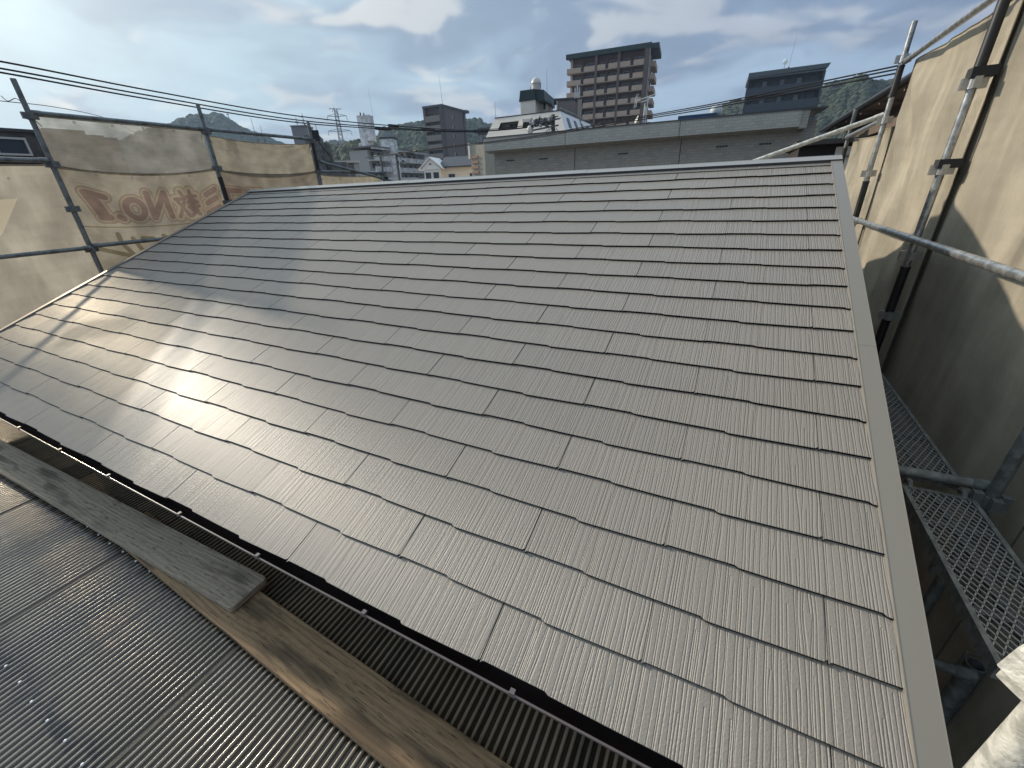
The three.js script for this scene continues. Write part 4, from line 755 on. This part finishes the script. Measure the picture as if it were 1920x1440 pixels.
// sheet in the plane x = const; z0 is the edge towards the viewer
function net(label, o) {
  const { x, z0, z1, y0, y1, sag = 0, mat, seed = 1, amp = 0.02, nz = 44, ny = 50, dir = 1 } = o;
  const t = thing('mesh_sheet', label, 'mesh sheet', [x, y0, (z0 + z1) / 2], 0, o.group), zc = (z0 + z1) / 2, rows = [];
  for (let j = 0; j <= ny; j++) {
    const v = j / ny, row = [];
    for (let i = 0; i <= nz; i++) {
      const u = i / nz, hang = 4 * u * (1 - u);
      const topY = y1 - sag * Math.pow(hang, 0.8) - (o.slant || 0) * u, y = lerp(topY, y0 + (o.bsag || 0) * -hang, v), z = lerp(z0, z1, u);
      const pin = sstep(0, 0.07, u) * sstep(0, 0.07, 1 - u);
      const d = Math.hypot(u * 1.2, v * 1.6), d2 = Math.hypot((1 - u) * 1.2, v * 1.6);
      const rad = Math.sin(Math.atan2(v * 1.6, u * 1.2 + 0.01) * 13 + seed) * Math.exp(-d * 2.6) * sstep(0.02, 0.2, d) + Math.sin(Math.atan2(v * 1.6, (1 - u) * 1.2 + 0.01) * 11 + seed * 2) * Math.exp(-d2 * 2.6) * sstep(0.02, 0.2, d2);
      const Y = v * (y1 - y0), Z = u * Math.abs(z1 - z0), slope = o.diag || 0.7;
      const fold = 0.42 * Math.sin((Z * 0.75 + Y * slope + 0.5 * fbm(Z * 1.1, Y * 1.1, seed, 3)) * 6.5 + seed) * Math.exp(-Y * 0.45) + 2.2 * (fbm(Z * 1.5 + Y * slope * 0.8 + seed, Y * 1.0, seed, 4) - 0.5) + 0.55 * (fbm(Z * 5 + Y * slope * 3, Y * 3.2, seed + 3, 3) - 0.5);
      row.push([dir * (0.05 * hang * 0.6 + amp * pin * (fold + 1.1 * rad) + 0.012), y - y0, z - zc]);
    }
    rows.push(row);
  }
  const cloth = part('cloth', quadStrip(rows), mat, t);
  const hem = (r, m) => new THREE.TubeGeometry(new THREE.CatmullRomCurve3(r.map((p) => new THREE.Vector3(...p))), 40, m, 5);
  part('hem', [hem(rows[0], 0.006), ...(o.sideHem ? [hem(rows.map((r) => r[0]), 0.006), hem(rows.map((r) => r[nz]), 0.006)] : [])], o.hemMat || std([0.30, 0.25, 0.18], 0.9), t);
  const eye = new THREE.TorusGeometry(0.010, 0.003, 6, 12).rotateY(Math.PI / 2);
  if (o.eyelets !== false) for (let k = 1; k < 5; k++) { const p = rows[1][Math.round(k / 5 * nz)], e = part('eyelet', eye, M.steel, t); e.position.set(p[0] + 0.004 * -dir, p[1], p[2]); }
  if (o.tie) for (const i of [0, nz]) part('tie_cord', curveTube([[0.03 * dir, rows[0][i][1] + 0.03, rows[0][i][2]], rows[0][i], [0.01, rows[0][i][1] - 0.10, rows[0][i][2] + (i ? 0.05 : -0.05)]], 0.004, 12, 5), M.black, t);
  return t;
}
const NL = -7.545, tan = [0.425, 0.386, 0.318];
const netPlain = netBase(tan, 0.62, { map: plainA }), netDense = netBase([0.45, 0.41, 0.335], 0.50, { map: rep(plainB, 0.9, 0.27) });
const netThin = netBase([0.62, 0.59, 0.54], 0.87, { roughness: 0.50, map: rep(plainA, 0.9, 0.26) });
const shA = { z0: 1.84, z1: 0.06, y1: 7.37, y0: 5.0 };
const printTex = netCanvas(1024, Math.round(1024 * (shA.y1 - shA.y0) / 1.8), 21, (x, W) => drawPrint(x, W, { z0: shA.z0, y1: shA.y1 }));
const shB = { z0: 0.04, z1: -1.74, y1: 7.36, y0: 5.6 };
const printTexB = netCanvas(512, Math.round(512 * (shB.y1 - shB.y0) / 1.8), 25, (x, W) => drawPrint(x, W, { z0: shB.z0, y1: shB.y1 }));
const gN = 'beige mesh sheets of the left scaffold', gNR = 'beige mesh sheets of the right scaffold';
const netOpen = netBase([0.80, 0.745, 0.65], 0.94, { roughness: 0.62, map: plainA });
const left0 = net('low beige net at the left picture edge with a pale torn patch', { x: NL, z0: 3.65, z1: 1.86, y1: 7.36, y0: 1.2, sag: 0.015, mat: netOpen, seed: 3, amp: 0.022, dir: -1, group: gN });
{ const p = part('patch', quadStrip([[[0, 0.32, -0.17], [0, 0.33, -0.36]], [[0, 0.16, -0.02], [0, 0.19, -0.26]], [[0, 0.0, 0.14], [0, 0.0, -0.12]], [[0, -0.1, 0.26], [0, -0.12, 0.02]]]), netBase([0.92, 0.88, 0.80], 0.97, { roughness: 0.6 }), left0, 'pale torn repair patch'); p.position.set(0.035, 5.50, -0.14); }
net('thin see-through upper net with buildings showing through it', { x: NL, z0: 1.83, z1: 0.07, y1: 7.835, y0: 7.33, bsag: 0.07, mat: netThin, seed: 5, amp: 0.008, ny: 20, dir: -1, group: gN, tie: true });
net('printed beige net with faded red lettering seen from behind', { x: NL, ...shA, sag: 0.085, mat: netBase(tan, 0.60, { map: printTex }), seed: 7, amp: 0.012, dir: -1, group: gN });
net('dense wrinkled upper net between second and third poles', { x: NL, z0: 0.03, z1: -1.73, y1: 7.79, y0: 7.33, sag: 0.045, bsag: 0.085, mat: netDense, seed: 9, amp: 0.016, ny: 24, dir: -1, group: gN, tie: true });
net('printed net below the dense one with the last letters above the roof', { x: NL - 0.01, ...shB, sag: 0.06, mat: netBase([0.36, 0.315, 0.255], 0.50, { map: printTexB }), seed: 12, amp: 0.014, dir: -1, group: gN });
net('low net between third pole and short pole behind the ridge', { x: NL, z0: -1.79, z1: -3.4, y1: 7.30, y0: 4.0, sag: 0.03, mat: netPlain, seed: 15, amp: 0.02, dir: -1, group: gN, tie: true });
for (const [z0, z1, y1, lab] of [[1.84, 0.06, 4.98, 'lower net under the printed sheet, hidden behind the roof'], [0.04, -1.74, 5.58, 'lower net under the second printed sheet, hidden behind the roof']]) net(lab, { x: NL, z0, z1, y1, y0: 1.2, mat: netPlain, seed: 18, dir: -1, nz: 16, ny: 12, group: gN, eyelets: false });

const weave = tex(512, 512, (u, v) => 0.5 + 0.4 * (fbm(u * 7 + 2, v * 5, 71, 5, 0) - 0.5) * 2 + 0.1 * (hash(u * 512, v * 512, 3) - 0.5));
const NR = 0.735, netR = netBase([0.425, 0.383, 0.315], 0.05, { map: plainB, bumpMap: weave, bumpScale: 0.004 }), netR2 = netBase([0.44, 0.397, 0.325], 0.05, { bumpMap: weave, bumpScale: 0.004, map: plainA });
const hemD = std([0.10, 0.085, 0.065], 0.9);
net('sunlit right net beyond the ridge end with a diagonal fold', { x: NR, z0: -2.03, z1: -3.9, y1: 7.36, y0: 0.6, slant: -0.03, sag: 0.04, mat: netR, seed: 22, amp: 0.05, group: gNR, eyelets: false });
net('sunlit right net between the free-topped pole and the black pole', { x: NR, z0: -0.03, z1: -1.97, y1: 7.905, y0: 0.6, sag: 0.0, mat: netR2, seed: 26, diag: -0.6, amp: 0.044, nz: 60, ny: 90, group: gNR, sideHem: true, hemMat: hemD, eyelets: false });
net('large right net running out of the picture right of the black pole', { x: NR + 0.03, z0: 2.0, z1: -0.10, y1: 8.75, y0: 0.6, mat: netR, seed: 33, diag: -0.5, amp: 0.034, nz: 60, ny: 100, group: gNR, sideHem: true, hemMat: hemD, eyelets: false });
net('right net beside the near deck at the picture edge', { x: NR + 0.02, z0: 4.2, z1: 2.02, y1: 8.2, y0: 0.6, mat: netR2, seed: 36, amp: 0.03, group: gNR, eyelets: false });

// ---------------------------------------------------------------- wires and utility poles
function cable(label, pts, r, group, closures = []) {
  const t = thing('overhead_cable', label, 'cable', pts[0], 0, group), q = pts.map((p) => p.map((v, i) => v - pts[0][i]));
  part('wire', curveTube(q, r, 80, 6), M.wire, t);
  const c = new THREE.CatmullRomCurve3(q.map((p) => new THREE.Vector3(...p)));
  for (const [k, l] of closures) { const a = c.getPointAt(k), b = c.getPointAt(Math.min(1, k + l)); part('splice_sleeve', tube(a.toArray(), b.toArray(), r * 3.2, 8), M.rubber, t); }
  return t;
}
const gA = 'overhead cables crossing above the left scaffold', gB = 'overhead cables in front of the tiled building';
cable('uppermost of three cables crossing the sky at left', [[-13.13, 9.39, 0.77], [-14.35, 9.64, -0.39], [-15.68, 9.78, -3.64], [-15.95, 9.73, -8.63], [-14.96, 9.82, -15.04], [-14.4, 10.02, -19.02], [-13.1, 10.67, -24.18], [-11.6, 11.0, -25.2]], 0.018, gA, [[0.52, 0.02]]);
cable('middle of three cables crossing the sky at left', [[-13.14, 9.29, 0.81], [-14.36, 9.52, -0.34], [-15.7, 9.66, -3.6], [-15.97, 9.6, -8.61], [-14.97, 9.75, -15.03], [-14.41, 9.97, -19.01], [-13.1, 10.58, -24.18], [-11.6, 10.85, -24.6]], 0.018, gA, [[0.6, 0.03]]);
cable('lowest of three cables crossing the sky at left', [[-13.15, 9.23, 0.83], [-14.37, 9.45, -0.31], [-15.71, 9.57, -3.58], [-15.98, 9.52, -8.59], [-14.97, 9.71, -15.03], [-14.41, 9.94, -19.01], [-13.1, 10.52, -24.18], [-11.6, 10.6, -24.2]], 0.018, gA, [[0.5, 0.03], [0.75, 0.015]]);
[[0, 'upper'], [0.025, 'middle'], [0.055, 'lowest']].forEach(([dy, w], i) => cable(w + ' of three cables rising from the flats to the right pole', [[0.78, 7.99, -2.68], [-0.05, 8.07, -3.8], [-1.18, 8.11, -4.8], [-3.33, 8.21, -6.47], [-5.84, 8.22, -7.71], [-9.27, 8.34, -9.25], [-13.26, 8.48, -11.29], [-20, 8.9, -16]].map((p, k) => [p[0], p[1] - dy * (1.25 - k * 0.09), p[2]]), 0.0085, gB, i ? [] : [[0.62, 0.012]]));
cable('single thin wire sloping behind the leftmost pole', [[-15.86, 9.16, -0.58], [-17.47, 9.39, -2.07], [-19.84, 9.56, -4.2], [-22, 9.4, -6]], 0.008);
cable('slack loop of wire hanging before the pale stair tower', [[-19.2, 10.1, -11.5], [-19.5, 9.9, -12.0], [-19.2, 9.2, -12.3], [-19.0, 8.6, -12.6], [-19.4, 8.4, -12.7]], 0.018);
{
  const u = thing('utility_pole', 'dark utility pole crowded with transformers and insulators before the cream building', 'utility pole', [-11.56, 0, -23.74]);
  part('pole', tube([0, 0, 0], [0, 11.0, 0], 0.17, 12, false, 0.12), std([0.06, 0.058, 0.058], 0.8), u);
  const gm = std([0.16, 0.165, 0.17], 0.5, { metalness: 0.3 }), R = rng(4);
  part('cross_arm', [tube([-1.5, 10.55, 0.1], [0.5, 10.75, 0.1], 0.05, 6), tube([-1.5, 10.25, 0.15], [0.4, 10.4, 0.1], 0.05, 6), tube([-1.4, 10.7, -0.1], [0.3, 10.9, -0.1], 0.04, 6)], gm, u);
  for (let k = 0; k < 14; k++) { const x = -1.45 + k * 0.115, y = 10.35 + R() * 0.4, i = part('insulator', [new THREE.CylinderGeometry(0.08, 0.08, 0.16, 10).rotateZ(R() * 1.5).translate(x, y, 0.2 + R() * 0.1), new THREE.SphereGeometry(0.07, 8, 6).translate(x + 0.05, y + 0.12, 0.22)], R() < 0.4 ? std([0.36, 0.37, 0.37], 0.5) : std([0.07, 0.07, 0.075], 0.6), u); part('jumper', curveTube([[x, y, 0.25], [x + 0.1, y + 0.22, 0.3], [x + 0.25, y, 0.25]], 0.014, 10, 5), M.black, i); }
  part('lamp_globe', new THREE.SphereGeometry(0.2, 16, 12).scale(1, 1.5, 1).translate(-1.5, 10.25, 0.2), std([0.6, 0.57, 0.5], 0.5), u);
  for (const [x, z] of [[-1.2, 0.5], [-0.7, 0.4], [0.5, 0.4], [0.9, 0.3]]) part('stay_wire', tube([x * 0.2, 10.3, 0], [x * 1.4, 9.0, z], 0.018, 5), M.black, u);
  const v = thing('utility_pole', 'slender utility pole with insulators in front of the low flats', 'utility pole', [-29.76, 0, -30.08]);
  part('pole', tube([0, 0, 0], [0, 10.3, 0], 0.13, 10, false, 0.11), std([0.12, 0.11, 0.105], 0.8), v);
  part('cross_arm', [tube([-0.1, 10.1, 0], [1.3, 10.05, 0.2], 0.05, 6), tube([-0.1, 9.5, 0], [1.2, 9.45, 0.2], 0.05, 6)], gm, v);
  for (let k = 0; k < 8; k++) part('insulator', new THREE.SphereGeometry(0.10, 8, 6).translate(0.2 + (k % 4) * 0.3, (k < 4 ? 10.2 : 9.6) + 0.1 * hash(k, 1, 1), 0.1), k % 2 ? std([0.4, 0.4, 0.38], 0.6) : M.black, v);
  const c = thing('cable_box', 'black square cable box hung on the wires before the stair tower', 'box', [-19.05, 10.0, -11.9], 0.8);
  part('box', box(-0.19, 0.19, -0.62, -0.2, -0.1, 0.1), M.rubber, c); part('hanger', [tube([-0.12, -0.2, 0], [-0.12, 0.05, 0], 0.012, 5), tube([0.12, -0.2, 0], [0.12, 0.05, 0], 0.012, 5)], M.black, c);
  part('drop_wire', [curveTube([[-0.1, -0.62, 0], [-0.35, -1.1, 0], [-0.5, -1.7, 0]], 0.014, 14, 5), curveTube([[0.1, -0.62, 0], [0.1, -1.2, 0], [0.35, -1.8, 0]], 0.014, 14, 5)], M.black, c);
}

renderer.render(scene, camera);
